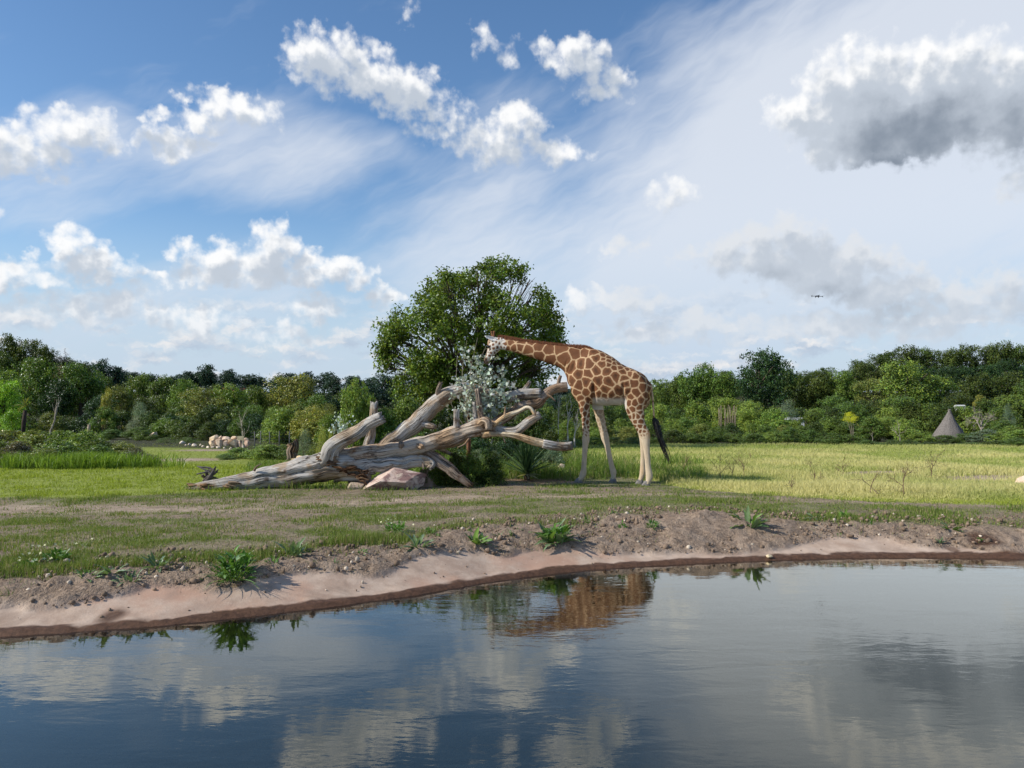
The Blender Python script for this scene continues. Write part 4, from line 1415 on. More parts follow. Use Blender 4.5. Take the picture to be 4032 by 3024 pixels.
def crown_mesh(name, lobes, n_leaf, leaf, seed, mat=M_leaf, sprig=0.0, shell=(0.55, 1.05), up=0.35, drop=0.0, aspect=0.6, per_sprig=14, carve=None):
    """lobes: (x,y,z,r[,rz]); leaves gathered in sprigs on the shell of every lobe"""
    r3 = np.random.default_rng(seed)
    L = np.array([(l[0], l[1], l[2], l[3], l[4] if len(l) > 4 else l[3]) for l in lobes], float)
    w = L[:, 3] ** 2
    w /= w.sum()
    nsp = max(20, int(n_leaf / per_sprig)) if sprig > 0 else n_leaf
    idx = r3.choice(len(L), nsp, p=w)
    d = r3.normal(size=(nsp, 3)); d /= np.linalg.norm(d, axis=1)[:, None]
    rad = r3.uniform(shell[0], shell[1], nsp) ** 0.7
    c_ = L[idx, :3] + d * rad[:, None] * np.stack([L[idx, 3], L[idx, 3], L[idx, 4]], 1)
    if carve is not None:
        fr_, th_ = carve
        keep = fbm(c_[:, 0] * fr_ + seed, c_[:, 1] * fr_, c_[:, 2] * fr_, oct=2, seed=seed) > th_
        c_, d, nsp = c_[keep], d[keep], int(keep.sum())
    shade = np.clip(0.85 + 0.3 * r3.normal(size=nsp) * 0.6, 0.45, 1.5)
    if sprig > 0:
        per = per_sprig
        c2 = np.repeat(c_, per, 0)
        d2 = np.repeat(d, per, 0)
        shade = np.repeat(shade, per)
        off = r3.normal(size=c2.shape) * sprig
        off[:, 2] *= 0.75
        off[:, 2] -= drop * np.abs(r3.normal(size=len(c2))) * sprig
        c2 = c2 + off
    else:
        c2, d2 = c_, d
    N = d2 * 0.7 + r3.normal(size=c2.shape) * 0.75 + np.array([0, 0, up])
    N /= np.linalg.norm(N, axis=1)[:, None]
    V, F = leaf_quads(c2, N, leaf, r3, aspect)
    me_ = mesh_np(name, V, F, False, mat)
    add_col(me_, 'tint', tint_random(len(c2), r3, clump=shade))
    return me_


def branch_tree(mb, start, dirv_, length, r, depth, r3, spread=0.6, curve=0.25, up=0.15, nchild=(2, 4), sides=5, shrink=0.68):
    """recursive bare branches"""
    d = np.array(dirv_, float); d /= np.linalg.norm(d)
    n = 5
    pts = [np.array(start, float)]
    for i in range(n):
        d = d + r3.normal(size=3) * curve / n * 1.6 + np.array([0, 0, up / n])
        d /= np.linalg.norm(d)
        pts.append(pts[-1] + d * length / n)
    mb.tube(np.array(pts), np.linspace(r, r * 0.55, n + 1), sides if r > 0.01 else 3)
    tips = [pts[-1]]
    if depth > 0:
        for k_ in range(r3.integers(nchild[0], nchild[1] + 1)):
            i = r3.integers(2, n + 1)
            nd = d + r3.normal(size=3) * spread
            tips += branch_tree(mb, pts[i], nd, length * shrink * r3.uniform(0.75, 1.15), r * 0.55, depth - 1, r3, spread, curve, up, nchild, sides, shrink)
    return tips


# ------------------------------------------------------------------ oak behind the log
OY = 40.0
ob = P(1850, 1800, OY); ob.z = gzf(ob.x, OY)
oak = empty('oak_tree', tuple(ob))
tag(oak, 'broad leafy green tree with open crown standing right behind the fallen tree', 'tree')
lob_px = [(1880, 1140, 120), (1790, 1150, 90), (1990, 1130, 110), (2060, 1190, 95), (2130, 1235, 55), (1720, 1190, 85), (1960, 1060, 55), (1880, 1075, 50), (2030, 1075, 45),
          (1600, 1275, 72), (1700, 1290, 130), (1830, 1290, 150), (1980, 1270, 140), (2100, 1310, 105), (2170, 1340, 55), (1540, 1290, 55), (1520, 1370, 45),
          (1570, 1400, 90), (1680, 1420, 130), (1800, 1430, 130), (1920, 1420, 110), (2040, 1440, 105), (2120, 1450, 70), (2160, 1260, 50), (1560, 1325, 55),
          (1620, 1500, 85), (1720, 1540, 110), (1850, 1550, 110), (1970, 1530, 90), (2080, 1530, 70), (1700, 1120, 40), (2150, 1180, 35), (2180, 1420, 40), (1530, 1450, 45), (1510, 1330, 32), (1645, 1180, 30), (1755, 1090, 36), (1925, 1045, 34), (2085, 1105, 36), (2185, 1290, 34), (2200, 1370, 28), (1500, 1410, 30), (2110, 1140, 30)]
r3 = np.random.default_rng(12)
lob = []
for (px, py, r) in lob_px:
    d = OY + r3.uniform(-1, 1) * math.sqrt(max(0.05, 1 - ((px - 1850) / 370) ** 2)) * 3.2
    p_ = P(px, py, d)
    rm_ = r / FPX * d
    lob.append((p_.x - ob.x, p_.y - ob.y, p_.z - ob.z, rm_ * 0.90))
om = crown_mesh('oak_crown', lob, 92000, 0.165, 33, mat=M_leafc, sprig=0.185, shell=(0.28, 1.14), aspect=0.62, per_sprig=30, carve=(0.95, -0.045))
A = np.zeros(len(om.vertices) * 4, np.float32)
om.attributes['tint'].data.foreach_get('color', A)
A = A.reshape(-1, 4); A[:, :3] *= np.array([0.150, 0.222, 0.036])
om.attributes['tint'].data.foreach_set('color', A.ravel())
obj('crown', om, oak)
mb = MB()
r3 = np.random.default_rng(13)
trunk_top = np.array([0.05, 0, 3.7])
mb.tube(catmull([(0, 0, -0.2), (0.04, 0, 1.2), (0.0, 0.05, 2.4), trunk_top], 5), np.linspace(0.34, 0.22, 16), 12)
tk = mb.mesh('trunk', M_bark)
o = obj('trunk', tk, oak); o.color = (0.12, 0.095, 0.075, 1)
mb = MB()
for l in lob:
    e = np.array(l[:3])
    mid = trunk_top * 0.55 + e * 0.45 + np.array([0, 0, -0.4]) + r3.normal(size=3) * 0.25
    s0 = trunk_top * 1.0 + np.array([0, 0, -r3.uniform(0, 1.5)])
    pts = catmull([s0, mid, e], 7)
    mb.tube(pts, np.linspace(0.11, 0.028, len(pts)), 6)
    for q in range(9):
        dd = r3.normal(size=3); dd /= np.linalg.norm(dd)
        st_ = pts[r3.integers(len(pts) // 2, len(pts))]
        en = e + dd * l[3] * 0.95
        mb.tube(catmull([st_, (st_ + en) / 2 + r3.normal(size=3) * 0.08, en], 3), np.linspace(0.026, 0.008, 7), 4)
o = obj('limbs', mb.mesh('limbs', M_bark), oak); o.color = (0.10, 0.08, 0.065, 1)
o['kind'] = 'stuff'


# ------------------------------------------------------------------ silver leaved browse held by a rusty post
ey = 16.0
eb = P(1855, 1700, ey); eb.z = gzf(eb.x, ey)
euc = empty('silver_leaf_branches', tuple(eb))
tag(euc, 'cut branches with pale silvery round leaves standing upright in front of the giraffe head', 'branches')
r3 = np.random.default_rng(41)
mb = MB()
stems = []
Lp, Ln = [], []
for (ax_, ay_, bx_, by_, n_l) in [(1845, 1700, 1800, 1400, 26), (1850, 1690, 1838, 1340, 50), (1855, 1690, 1880, 1330, 90), (1858, 1690, 1915, 1360, 110), (1860, 1690, 1960, 1400, 130), (1862, 1690, 2000, 1440, 120),
                                   (1862, 1690, 2030, 1500, 110), (1864, 1690, 2035, 1560, 120), (1866, 1700, 2010, 1610, 90), (1868, 1720, 1985, 1660, 60), (1850, 1690, 1830, 1480, 60), (1855, 1690, 1900, 1450, 110), (1855, 1690, 1945, 1480, 130), (1858, 1690, 1975, 1540, 130), (1840, 1700, 1770, 1560, 8), (1852, 1690, 1870, 1520, 90), (1862, 1690, 1935, 1590, 100)]:
    d0 = ey + r3.uniform(-0.06, 0.06)
    d1 = (17.55 if by_ < 1460 else 15.75) + r3.uniform(-0.15, 0.15)
    p0, p1 = np.array(P(ax_, ay_, d0)), np.array(P(bx_, by_, d1))
    pm = (p0 + p1) / 2 + np.array([-0.12, 0, 0.15]) + r3.normal(size=3) * 0.04
    pts = catmull([p0, pm, p1], 8)
    mb.tube(pts, np.linspace(0.011, 0.004, len(pts)), 5)
    for q in range(max(2, n_l // (7 if by_ < 1460 else 5))):
        u = r3.uniform(0.3, 1.0)
        c_ = pts[int(u * (len(pts) - 1))]
        tw = c_ + r3.normal(size=3) * np.array([0.13, 0.13, 0.11])
        mb.tube([c_, (c_ + tw) / 2 + r3.normal(size=3) * 0.01, tw], [0.004, 0.003, 0.002], 3)
        for j in range(7):
            Lp.append(c_ + (tw - c_) * r3.uniform(0.2, 1.15) + r3.normal(size=3) * 0.026)
part_world('stems', mb.mesh('stems', M_bark), euc).color = (0.30, 0.27, 0.20, 1)
Lp = np.array(Lp)
Nn_ = r3.normal(size=Lp.shape) + np.array([-0.3, -0.6, 0.2]); Nn_ /= np.linalg.norm(Nn_, axis=1)[:, None]
# roundish leaves: hexagons
n = len(Lp)
U = np.cross(Nn_, r3.normal(size=Lp.shape)); U /= np.linalg.norm(U, axis=1)[:, None]
W = np.cross(Nn_, U)
s_ = 0.029 * r3.uniform(0.6, 1.25, n)
ang = np.linspace(0, 2 * math.pi, 6, endpoint=False)
Vv = Lp[:, None, :] + s_[:, None, None] * (1.25 * np.cos(ang)[None, :, None] * U[:, None, :] + 0.9 * np.sin(ang)[None, :, None] * W[:, None, :])
lm_ = mesh_np('silver_leaves', Vv.reshape(-1, 3), np.arange(n * 6).reshape(n, 6), False, M_leafc)
tn = np.array([0.45, 0.51, 0.47])[None] * r3.uniform(0.4, 1.45, (n, 1)) * (1 + r3.normal(0, 0.05, (n, 3)))
add_col(lm_, 'tint', np.repeat(np.clip(tn, 0, 0.9), 6, 0))
lo_ = part_world('leaves', lm_, euc)
lo_['kind'] = 'stuff'
mb = MB()
pb, pt = P(1845, 1740, ey), P(1846, 1625, ey)
for (q0, q1) in ((pb, pt),):
    mb.tube([np.array(q0) * 1.0 + np.array([0.0, 0, gzf(pb.x, ey) - q0.z]), np.array(q1)], [0.045, 0.045], 12)
M_rust = plain('rusty_steel', (0.16, 0.07, 0.04), 0.7, 0.3, 25, 0.4)
ho = tag(obj('feeding_post', mb.mesh('feeding_post', M_rust)), 'rusty brown steel tube holding the silver leaved branches upright', 'post')

# small second spray of silver leaves left of the upright stub
e2 = empty('silver_leaf_branches', tuple(G(1370, 1800)))
tag(e2, 'small spray of silvery round leaves poking out left of the upright grey stub', 'branches')
r3 = np.random.default_rng(43)
n = 150
Lp = np.array([P(1345 + r3.normal(0, 26), 1685 + r3.normal(0, 22), 17.5 + r3.normal(0, 0.15)) for _ in range(n)])
Nn_ = r3.normal(size=Lp.shape) + np.array([-0.3, -0.6, 0.2]); Nn_ /= np.linalg.norm(Nn_, axis=1)[:, None]
U = np.cross(Nn_, r3.normal(size=Lp.shape)); U /= np.linalg.norm(U, axis=1)[:, None]
W = np.cross(Nn_, U)
s_ = 0.026 * r3.uniform(0.6, 1.25, n)
Vv = Lp[:, None, :] + s_[:, None, None] * (1.25 * np.cos(ang)[None, :, None] * U[:, None, :] + 0.9 * np.sin(ang)[None, :, None] * W[:, None, :])
lm_ = mesh_np('silver_leaves', Vv.reshape(-1, 3), np.arange(n * 6).reshape(n, 6), False, M_leafc)
add_col(lm_, 'tint', np.repeat(np.clip(np.array([0.50, 0.58, 0.55])[None] * r3.uniform(0.45, 1.35, (n, 1)), 0, 0.9), 6, 0))
part_world('leaves', lm_, e2)['kind'] = 'stuff'
mb = MB()
for q in range(7):
    a_, b_ = np.array((P(1375 + q * 3, 1800, 17.5).x, 17.5, gzf(P(1375, 1800, 17.5).x, 17.5) - 0.03)), np.array(P(1305 + q * 16, 1650 + abs(q - 3) * 8, 17.5))
    mb.tube(catmull([a_, (a_ + b_) / 2 + np.array([-0.05, 0, 0.05]), b_], 5), np.linspace(0.008, 0.003, 11), 4)
part_world('stems', mb.mesh('stems', M_bark), e2).color = (0.30, 0.27, 0.20, 1)


# ------------------------------------------------------------------ leaves as separate pieces: spiky plant and bank weeds
def blade_mesh(name, length, width, curve, segs=6, fold=0.25, wave=0.0, shape='lance', col=(0.1, 0.16, 0.05), mid=None, notch=0):
    """leaf lying along +X, rising in Z then bending down by curve"""
    Vv, C = [], []
    for i in range(segs + 1):
        u = i / segs
        if shape == 'lance':
            w = width * (0.35 + 0.65 * math.sin(math.pi * min(1, u * 1.15 + 0.12))) * (1 - u ** 3)
        elif shape == 'broad':
            w = width * math.sin(math.pi * (0.08 + 0.9 * u ** 0.85)) ** 0.9
        else:
            w = width * (1 - u) ** 0.55 * (0.6 + 0.4 * min(1, u * 5))
        if notch and i % 2:
            w *= 0.6
        xx = length * (u - 0.18 * curve * u * u)
        zz = -length * curve * 0.55 * u * u
        f = fold * w
        wz = wave * math.sin(u * 14)
        Vv += [(xx, -w / 2, zz + f + wz), (xx, 0, zz), (xx, w / 2, zz + f - wz)]
        cc_ = np.array(col)
        C += [cc_, cc_ * (1.35 if mid is None else 1) if mid is None else np.array(mid), cc_]
    Ff = [(i * 3 + j, i * 3 + j + 1, (i + 1) * 3 + j + 1, (i + 1) * 3 + j) for i in range(segs) for j in (0, 1)]
    m_ = mesh_np(name, np.array(Vv), np.array(Ff), True, M_leafc)
    add_col(m_, 'tint', np.array(C))
    return m_


def put_leaf(me_, parent, origin, yaw, pitch, roll=0.0, s=1.0, name='leaf'):
    o = obj(name, me_, parent)
    o.location = origin
    o.rotation_euler = (roll, -pitch, yaw)
    o.scale = (s, s, s)
    return o


yb = G(2075, 1893)
yuc = empty('yucca', tuple(yb))
tag(yuc, 'spiky dark green rosette plant with long sword leaves at the giraffe front foot', 'plant')
ym = [blade_mesh('sword_leaf', 0.86, 0.046, c_, 6, 0.3, 0, 'sword', col) for c_, col in ((0.05, (0.045, 0.085, 0.035)), (0.15, (0.062, 0.11, 0.045)), (0.3, (0.085, 0.14, 0.055)))]
ydry = blade_mesh('sword_leaf', 0.52, 0.065, 0.7, 6, 0.3, 0, 'lance', (0.22, 0.24, 0.10), mid=(0.42, 0.42, 0.24))
r3 = np.random.default_rng(61)
for q in range(105):
    pit = R(r3.uniform(20, 86))
    put_leaf(ym[r3.integers(3)], yuc, (r3.normal(0, 0.03), r3.normal(0, 0.03), 0.10 + 0.12 * math.sin(pit)), r3.uniform(0, 2 * math.pi), pit, r3.normal(0, 0.5), r3.uniform(0.72, 1.05))
for q in range(9):
    put_leaf(ydry, yuc, (0, 0, 0.12), R(-160 + q * 22), R(r3.uniform(0, 18)), r3.normal(0, 0.4), r3.uniform(0.7, 1.0))
mb = MB(); mb.tube([(0, 0, -0.05), (0, 0, 0.12), (0, 0, 0.24)], [0.07, 0.065, 0.03], 8)
obj('stem', mb.mesh('stem', M_bark), yuc).color = (0.12, 0.09, 0.06, 1)

weed_leaf = {
    'dock': [blade_mesh('weed_leaf', 0.20, 0.055, c_, 7, 0.2, 0.006, 'broad', col) for c_, col in ((0.3, (0.11, 0.19, 0.04)), (0.6, (0.14, 0.235, 0.05)))],
    'thistle': [blade_mesh('weed_leaf', 0.20, 0.050, c_, 10, 0.25, 0.004, 'broad', col, mid=(0.16, 0.22, 0.12), notch=1) for c_, col in ((0.4, (0.11, 0.19, 0.07)), (0.8, (0.14, 0.23, 0.085)))],
    'herb': [blade_mesh('weed_leaf', 0.12, 0.038, c_, 6, 0.2, 0.004, 'broad', col) for c_, col in ((0.3, (0.07, 0.155, 0.03)), (0.6, (0.10, 0.20, 0.04)))],
    'yellow': [blade_mesh('weed_leaf', 0.16, 0.05, 0.5, 7, 0.2, 0.004, 'broad', (0.42, 0.36, 0.06))],
    'tuft': [blade_mesh('weed_leaf', 0.30, 0.011, c_, 6, 0.2, 0.0, 'sword', col) for c_, col in ((0.5, (0.10, 0.20, 0.035)), (0.9, (0.14, 0.24, 0.045)))],
}
M_petal = plain('petal', (0.80, 0.80, 0.50), 0.7, 0.2)


def weed(px, py, wpx, hpx, kinds, label, seed, name='weed', group=None, flowers=0):
    g_ = G(px, py)
    g_.z += 0.01
    e = empty(name, tuple(g_))
    tag(e, label, 'weed', group)
    r4 = np.random.default_rng(seed)
    w = wpx / FPX * g_.y / 2
    h = hpx / FPX * g_.y
    for kind, num in kinds:
        for q in range(int(num * (2.2 if kind == 'herb' else 1.2))):
            m_ = weed_leaf[kind][r4.integers(len(weed_leaf[kind]))]
            rr = w * 0.45 * math.sqrt(r4.random())
            aa = r4.uniform(0, 2 * math.pi)
            pit = R(r4.uniform(8, 80))
            base_len = {'dock': 0.2, 'thistle': 0.2, 'herb': 0.12, 'yellow': 0.16, 'tuft': 0.30}[kind]
            need = max(w * 0.7, h * 0.75) if kind != 'herb' else max(w, h) * 0.27
            if kind == 'tuft':
                need = max(w, h) * 0.62
            z0 = 0.0 if kind != 'herb' else r4.uniform(0, h * 0.7) * (1 - rr / (w + 1e-6))
            if kind == 'yellow':
                pit = R(5)
            put_leaf(m_, e, (rr * math.cos(aa), rr * math.sin(aa), z0), aa + r4.normal(0, 0.6), pit, r4.normal(0, 0.3), 1.3 * need / base_len * r4.uniform(0.7, 1.15))
    if flowers:
        fm = bpy.data.meshes.get('flower_head')
        if fm is None:
            b_ = MB()
            for q in range(4):
                a_ = q * math.pi / 2
                c_, s_2 = math.cos(a_), math.sin(a_)
                b_.add([(0, 0, 0), (0.010 * c_ - 0.005 * s_2, 0.010 * s_2 + 0.005 * c_, 0.004), (0.016 * c_, 0.016 * s_2, 0.002), (0.010 * c_ + 0.005 * s_2, 0.010 * s_2 - 0.005 * c_, 0.004)], [(0, 1, 2, 3)])
            fm = b_.mesh('flower_head', M_petal, False)
        for q in range(flowers):
            o = obj('flower', fm, e)
            o.location = (r4.normal(0, w * 0.6), r4.normal(0, w * 0.6), h * r4.uniform(0.6, 1.1))
            o.rotation_euler = (r4.normal(0.6, 0.3), r4.normal(0, 0.3), r4.uniform(0, 6))
    return e


weed(924, 2286, 230, 160, [('herb', 46), ('tuft', 60)], 'largest dark green leafy clump with grass blades hanging over the pink sand', 201)
weed(519, 2296, 120, 62, [('thistle', 15)], 'grey green star shaped thistle rosette at the edge of the pink sand', 202)
weed(440, 2268, 120, 75, [('thistle', 13), ('tuft', 8), ('yellow', 2)], 'pale thistle clump with yellowed leaf left of the star shaped rosette', 203)
weed(625, 2240, 130, 75, [('thistle', 14), ('tuft', 10), ('yellow', 1)], 'ragged thistle clump with one yellow leaf between the star rosette and the largest clump', 204)
weed(345, 2288, 90, 65, [('dock', 12), ('herb', 8)], 'bright green leafy weed on dark soil left of the thistles', 205)
weed(1072, 2236, 95, 55, [('herb', 22)], 'low round leafy weed just right of the largest bank clump', 206)
weed(1160, 2190, 130, 80, [('thistle', 12), ('tuft', 22)], 'spreading grassy thistle clump at the turf edge', 207)
weed(806, 2292, 60, 30, [('thistle', 9)], 'tiny flat thistle rosette beside the largest bank clump', 208)
weed(1654, 2166, 100, 90, [('thistle', 10), ('tuft', 14)], 'upright thistle with drooping lower leaves above the pink sand', 209)
weed(1876, 2148, 90, 70, [('dock', 15)], 'fresh light green broad leaved dock plant on the bank', 210)
weed(2186, 2140, 190, 110, [('herb', 44), ('thistle', 14), ('dock', 6)], 'wide bushy dark green weed casting a shadow on the pink sand', 211)
weed(1427, 2188, 70, 36, [('herb', 18)], 'small low green weed on bare soil', 212)
weed(2450, 2092, 70, 45, [('herb', 20)], 'small round green weed, left of a pair on the cloddy soil', 213)
weed(2570, 2086, 95, 55, [('herb', 26)], 'round green weed, larger of a pair on the cloddy soil', 214)
weed(2950, 2082, 130, 95, [('dock', 10), ('thistle', 10)], 'long leaved light green weed beside the soil heap', 215)
weed(3215, 2046, 60, 50, [('thistle', 9)], 'slender grey green weed at the turf edge, left of two', 216)
weed(3325, 2046, 80, 40, [('herb', 16), ('dock', 4)], 'low bright green weed at the turf edge, right of two', 217)
weed(3745, 2092, 70, 60, [('dock', 9)], 'pale upright dock weed in the turf near the dark wet hollow', 218)
weed(221, 2215, 190, 60, [('herb', 30), ('tuft', 16)], 'patch of creamy white flowers on low green leaves, left bank', 219, flowers=34)
weed(120, 2240, 120, 50, [('herb', 22), ('tuft', 20)], 'green leafy patch beside the creamy flowers near broken stones', 220, flowers=8)
weed(1555, 2098, 170, 50, [('herb', 24), ('tuft', 24)], 'patch of creamy flowers in the turf above the upright thistle', 221, flowers=26)
weed(1690, 2110, 90, 45, [('herb', 16), ('tuft', 10)], 'leafy green patch right beside the creamy flowers in the turf', 222, flowers=4)
weed(2313, 2064, 70, 35, [('tuft', 16), ('herb', 8)], 'short grassy weed tuft above the wide bushy weed', 223)
weed(50, 2342, 150, 28, [('tuft', 26)], 'flattened trailing grass stems lying over the soil by the sand', 224)
weed(2005, 2118, 40, 40, [('herb', 10)], 'tiny upright seedling beside the broad leaved dock', 225)

for q in range(30):
    rq = np.random.default_rng(900 + q)
    xw = rq.uniform(-4.6, 6.0)
    yw = float(f_grass(xw)) + rq.uniform(-0.55, 0.35)
    pq = Vector((xw, yw, gzf(xw, yw)))
    pxq = xw / yw * FPX + 2016
    pyq = 1577 + FPX * (CAMZ - pq.z) / yw
    kd = [[('herb', 9)], [('tuft', 14)], [('thistle', 7)], [('tuft', 8), ('herb', 6)]][q % 4]
    weed(pxq, pyq, rq.uniform(28, 60), rq.uniform(20, 42), kd, 'small ' + ('leafy seedling', 'grass tuft', 'thistle seedling', 'mixed weed tuft')[q % 4] + ' dotted along the bare soil of the bank', 1000 + q, group='small weeds along the bank soil')

# pebbles and clods on the bank
r3 = np.random.default_rng(77)
peb = bmesh.new()
cnt = 0
pv, pf = [], []
ico = bmesh.new(); bmesh.ops.create_icosphere(ico, subdivisions=1, radius=1.0)
IV = np.array([v.co for v in ico.verts]); IF = np.array([[v.index for v in f.verts] for f in ico.faces]); ico.free(); peb.free()
V_, F_, C_ = [], [], []
n = 26000
yy = r3.uniform(5.5, 12.5, n)
xx = r3.uniform(-0.75, 0.75, n) * yy
sd_ = yy - f_shore(xx)
pk = sd_ < f_pink(xx) - f_shore(xx)
ok = (sd_ > 0.12) & (sd_ < f_grass(xx) - f_shore(xx) + 0.7) & (~pk | (r3.random(n) < 0.05))
xx, yy, pk = xx[ok][:7000], yy[ok][:7000], pk[ok][:7000]
n = len(xx)
s0 = np.minimum(0.034, 0.005 + r3.exponential(0.0065, n)) * np.where(pk, 0.7, 1.0)
zz_ = gz(xx, yy) + s0 * 0.5 + np.where(pk, 0.0, 0.02)
Vp = IV[None] * s0[:, None, None] * r3.uniform(0.6, 1.3, (n, 1, 3)) * (1 + r3.normal(0, 0.12, (n, len(IV), 1))) + np.stack([xx, yy, zz_], 1)[:, None, :]
V_ = [Vp.reshape(-1, 3)]
F_ = [(IF[None] + (np.arange(n) * len(IV))[:, None, None]).reshape(-1, 3)]
tone = np.where((r3.random(n) < 0.07)[:, None], np.array([0.48, 0.41, 0.33]), np.array([0.19, 0.138, 0.10])) * r3.uniform(0.7, 1.3, (n, 1))
C_ = [np.repeat(tone, len(IV), 0)]
pm_ = mesh_np('gravel', np.vstack(V_), np.vstack(F_), False)
add_col(pm_, 'tint', np.vstack(C_))
mm, t, out = material('gravel')
principled(t, out, attr(t, 'tint'), 0.9, 0.2)
pm_.materials.append(mm)
tag(obj('gravel', pm_), 'loose pebbles and soil crumbs scattered on the bank', 'gravel', kind='stuff')
boulder('stone', 1124, 1147, 2226, 2252, G(1135, 2250).y, 131, (0.55, 0.50, 0.43), 'pale upright stone on dark soil right of the thistle clump', cat='stone', sub=3) if False else None
boulder('stone', 708, 733, 2220, 2256, G(720, 2254).y, 131, (0.52, 0.47, 0.40), 'grey upright stone on the soil left of the largest bank clump', cat='stone', sub=3)
boulder('stone', 182, 206, 2256, 2278, G(194, 2276).y, 132, (0.68, 0.62, 0.52), 'broken pale stone on dark soil beside the creamy flowers', cat='stone', sub=3)
boulder('stone', 3015, 3042, 2180, 2196, G(3028, 2196).y, 133, (0.66, 0.58, 0.40), 'yellowish stone lying on the wet edge of the water', cat='stone', sub=3)


# ------------------------------------------------------------------ background trees and shrubs
def lobes_round(r3, n, zlo=0.30, zhi=0.88, rmin=0.13, rmax=0.21, wide=0.36, squash=1.0):
    """unit crown: width 1, height 1"""
    out_ = []
    for i in range(n):
        zz = r3.uniform(zlo, zhi)
        k_ = math.sqrt(max(0.02, 1 - ((zz - (zlo + zhi) / 2) / ((zhi - zlo) * 0.62)) ** 2))
        a_ = r3.uniform(0, 2 * math.pi)
        rr = wide * k_ * math.sqrt(r3.uniform(0.2, 1))
        r_ = r3.uniform(rmin, rmax)
        out_.append((rr * math.cos(a_), rr * math.sin(a_), zz, r_, r_ * squash))
    out_.append((0, 0, (zlo + zhi) / 2, 0.30, 0.30))
    out_.append((0.03, 0.02, zhi + 0.0, rmin, rmin * 0.9))
    return out_


def lobes_dome(r3, n):
    out_ = []
    for i in range(n):
        a_ = r3.uniform(0, 2 * math.pi)
        th = r3.uniform(0.05, 1.0)
        rr = 0.36 * math.cos(th * math.pi / 2) ** 0.6
        out_.append((rr * math.cos(a_), rr * math.sin(a_), 0.10 + 0.72 * th, r3.uniform(0.13, 0.2)))
    out_.append((0, 0, 0.35, 0.34, 0.33))
    return out_


r3 = np.random.default_rng(90)
PROTO = {
    'round': [crown_mesh('crown_round', lobes_round(np.random.default_rng(300 + i), 20), 11000, 0.033, 310 + i, sprig=0.030, shell=(0.6, 1.08), carve=(7.0, -0.25)) for i in range(4)],
    'tall': [crown_mesh('crown_tall', lobes_round(np.random.default_rng(320 + i), 22, 0.18, 0.90, 0.11, 0.17, 0.32, 0.8), 11000, 0.033, 330 + i, sprig=0.028, shell=(0.55, 1.05)) for i in range(2)],
    'bush': [crown_mesh('crown_bush', lobes_dome(np.random.default_rng(340 + i), 20), 8500, 0.040, 350 + i, sprig=0.034, shell=(0.6, 1.08), carve=(7.0, -0.25)) for i in range(4)],
    'tier': [crown_mesh('crown_tier', [(*l[:3], l[3] * 1.15, l[3] * 0.5) for l in lobes_round(np.random.default_rng(360 + i), 22, 0.25, 0.9)], 10000, 0.030, 370 + i, sprig=0.030, up=0.8) for i in range(2)],
    'airy': [crown_mesh('crown_airy', lobes_dome(np.random.default_rng(380 + i), 22), 7000, 0.034, 390 + i, sprig=0.045, shell=(0.4, 1.2), aspect=0.3) for i in range(2)],
    'far': [crown_mesh('crown_far', lobes_round(np.random.default_rng(400 + i), 18, 0.10, 0.86, 0.15, 0.23), 4200, 0.055, 410 + i, sprig=0.04) for i in range(3)],
    'conifer': [crown_mesh('crown_conifer', [(0.0, 0.0, 0.05 + 0.9 * k_, 0.42 * (1 - k_) + 0.02, 0.05) for k_ in np.linspace(0, 1, 16)], 4000, 0.045, 421, sprig=0.03, up=-0.2)],
}
_tm = MB(); _tm.tube(catmull([(0, 0, -0.05), (0.01, 0, 0.25), (-0.015, 0.01, 0.5), (0.0, 0, 0.75)], 4), np.linspace(0.045, 0.012, 13), 8)
for a_ in range(6):
    an = a_ * 1.05
    _tm.tube(catmull([(0, 0, 0.25 + 0.06 * a_), (0.12 * math.cos(an), 0.12 * math.sin(an), 0.42 + 0.05 * a_), (0.27 * math.cos(an), 0.27 * math.sin(an), 0.55 + 0.05 * a_)], 4), np.linspace(0.018, 0.005, 9), 5)
TRUNK = _tm.mesh('trunk', M_bark)
_sm = MB()
for a_ in range(8):
    an = a_ * 0.785
    _sm.tube(catmull([(0.03 * math.cos(an), 0.03 * math.sin(an), -0.05), (0.08 * math.cos(an), 0.08 * math.sin(an), 0.3), (0.2 * math.cos(an), 0.2 * math.sin(an), 0.6)], 3), np.linspace(0.012, 0.004, 7), 4)
STEMS = _sm.mesh('stems', M_bark)

K = 1.9
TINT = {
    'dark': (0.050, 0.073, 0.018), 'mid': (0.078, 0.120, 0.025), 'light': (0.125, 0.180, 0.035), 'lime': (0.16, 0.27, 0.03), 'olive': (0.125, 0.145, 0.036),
    'grey': (0.125, 0.165, 0.105), 'yellow': (0.42, 0.40, 0.03), 'blue': (0.026, 0.050, 0.032), 'brown': (0.10, 0.095, 0.05), 'ylw2': (0.21, 0.22, 0.05), 'deep': (0.028, 0.055, 0.020),
}


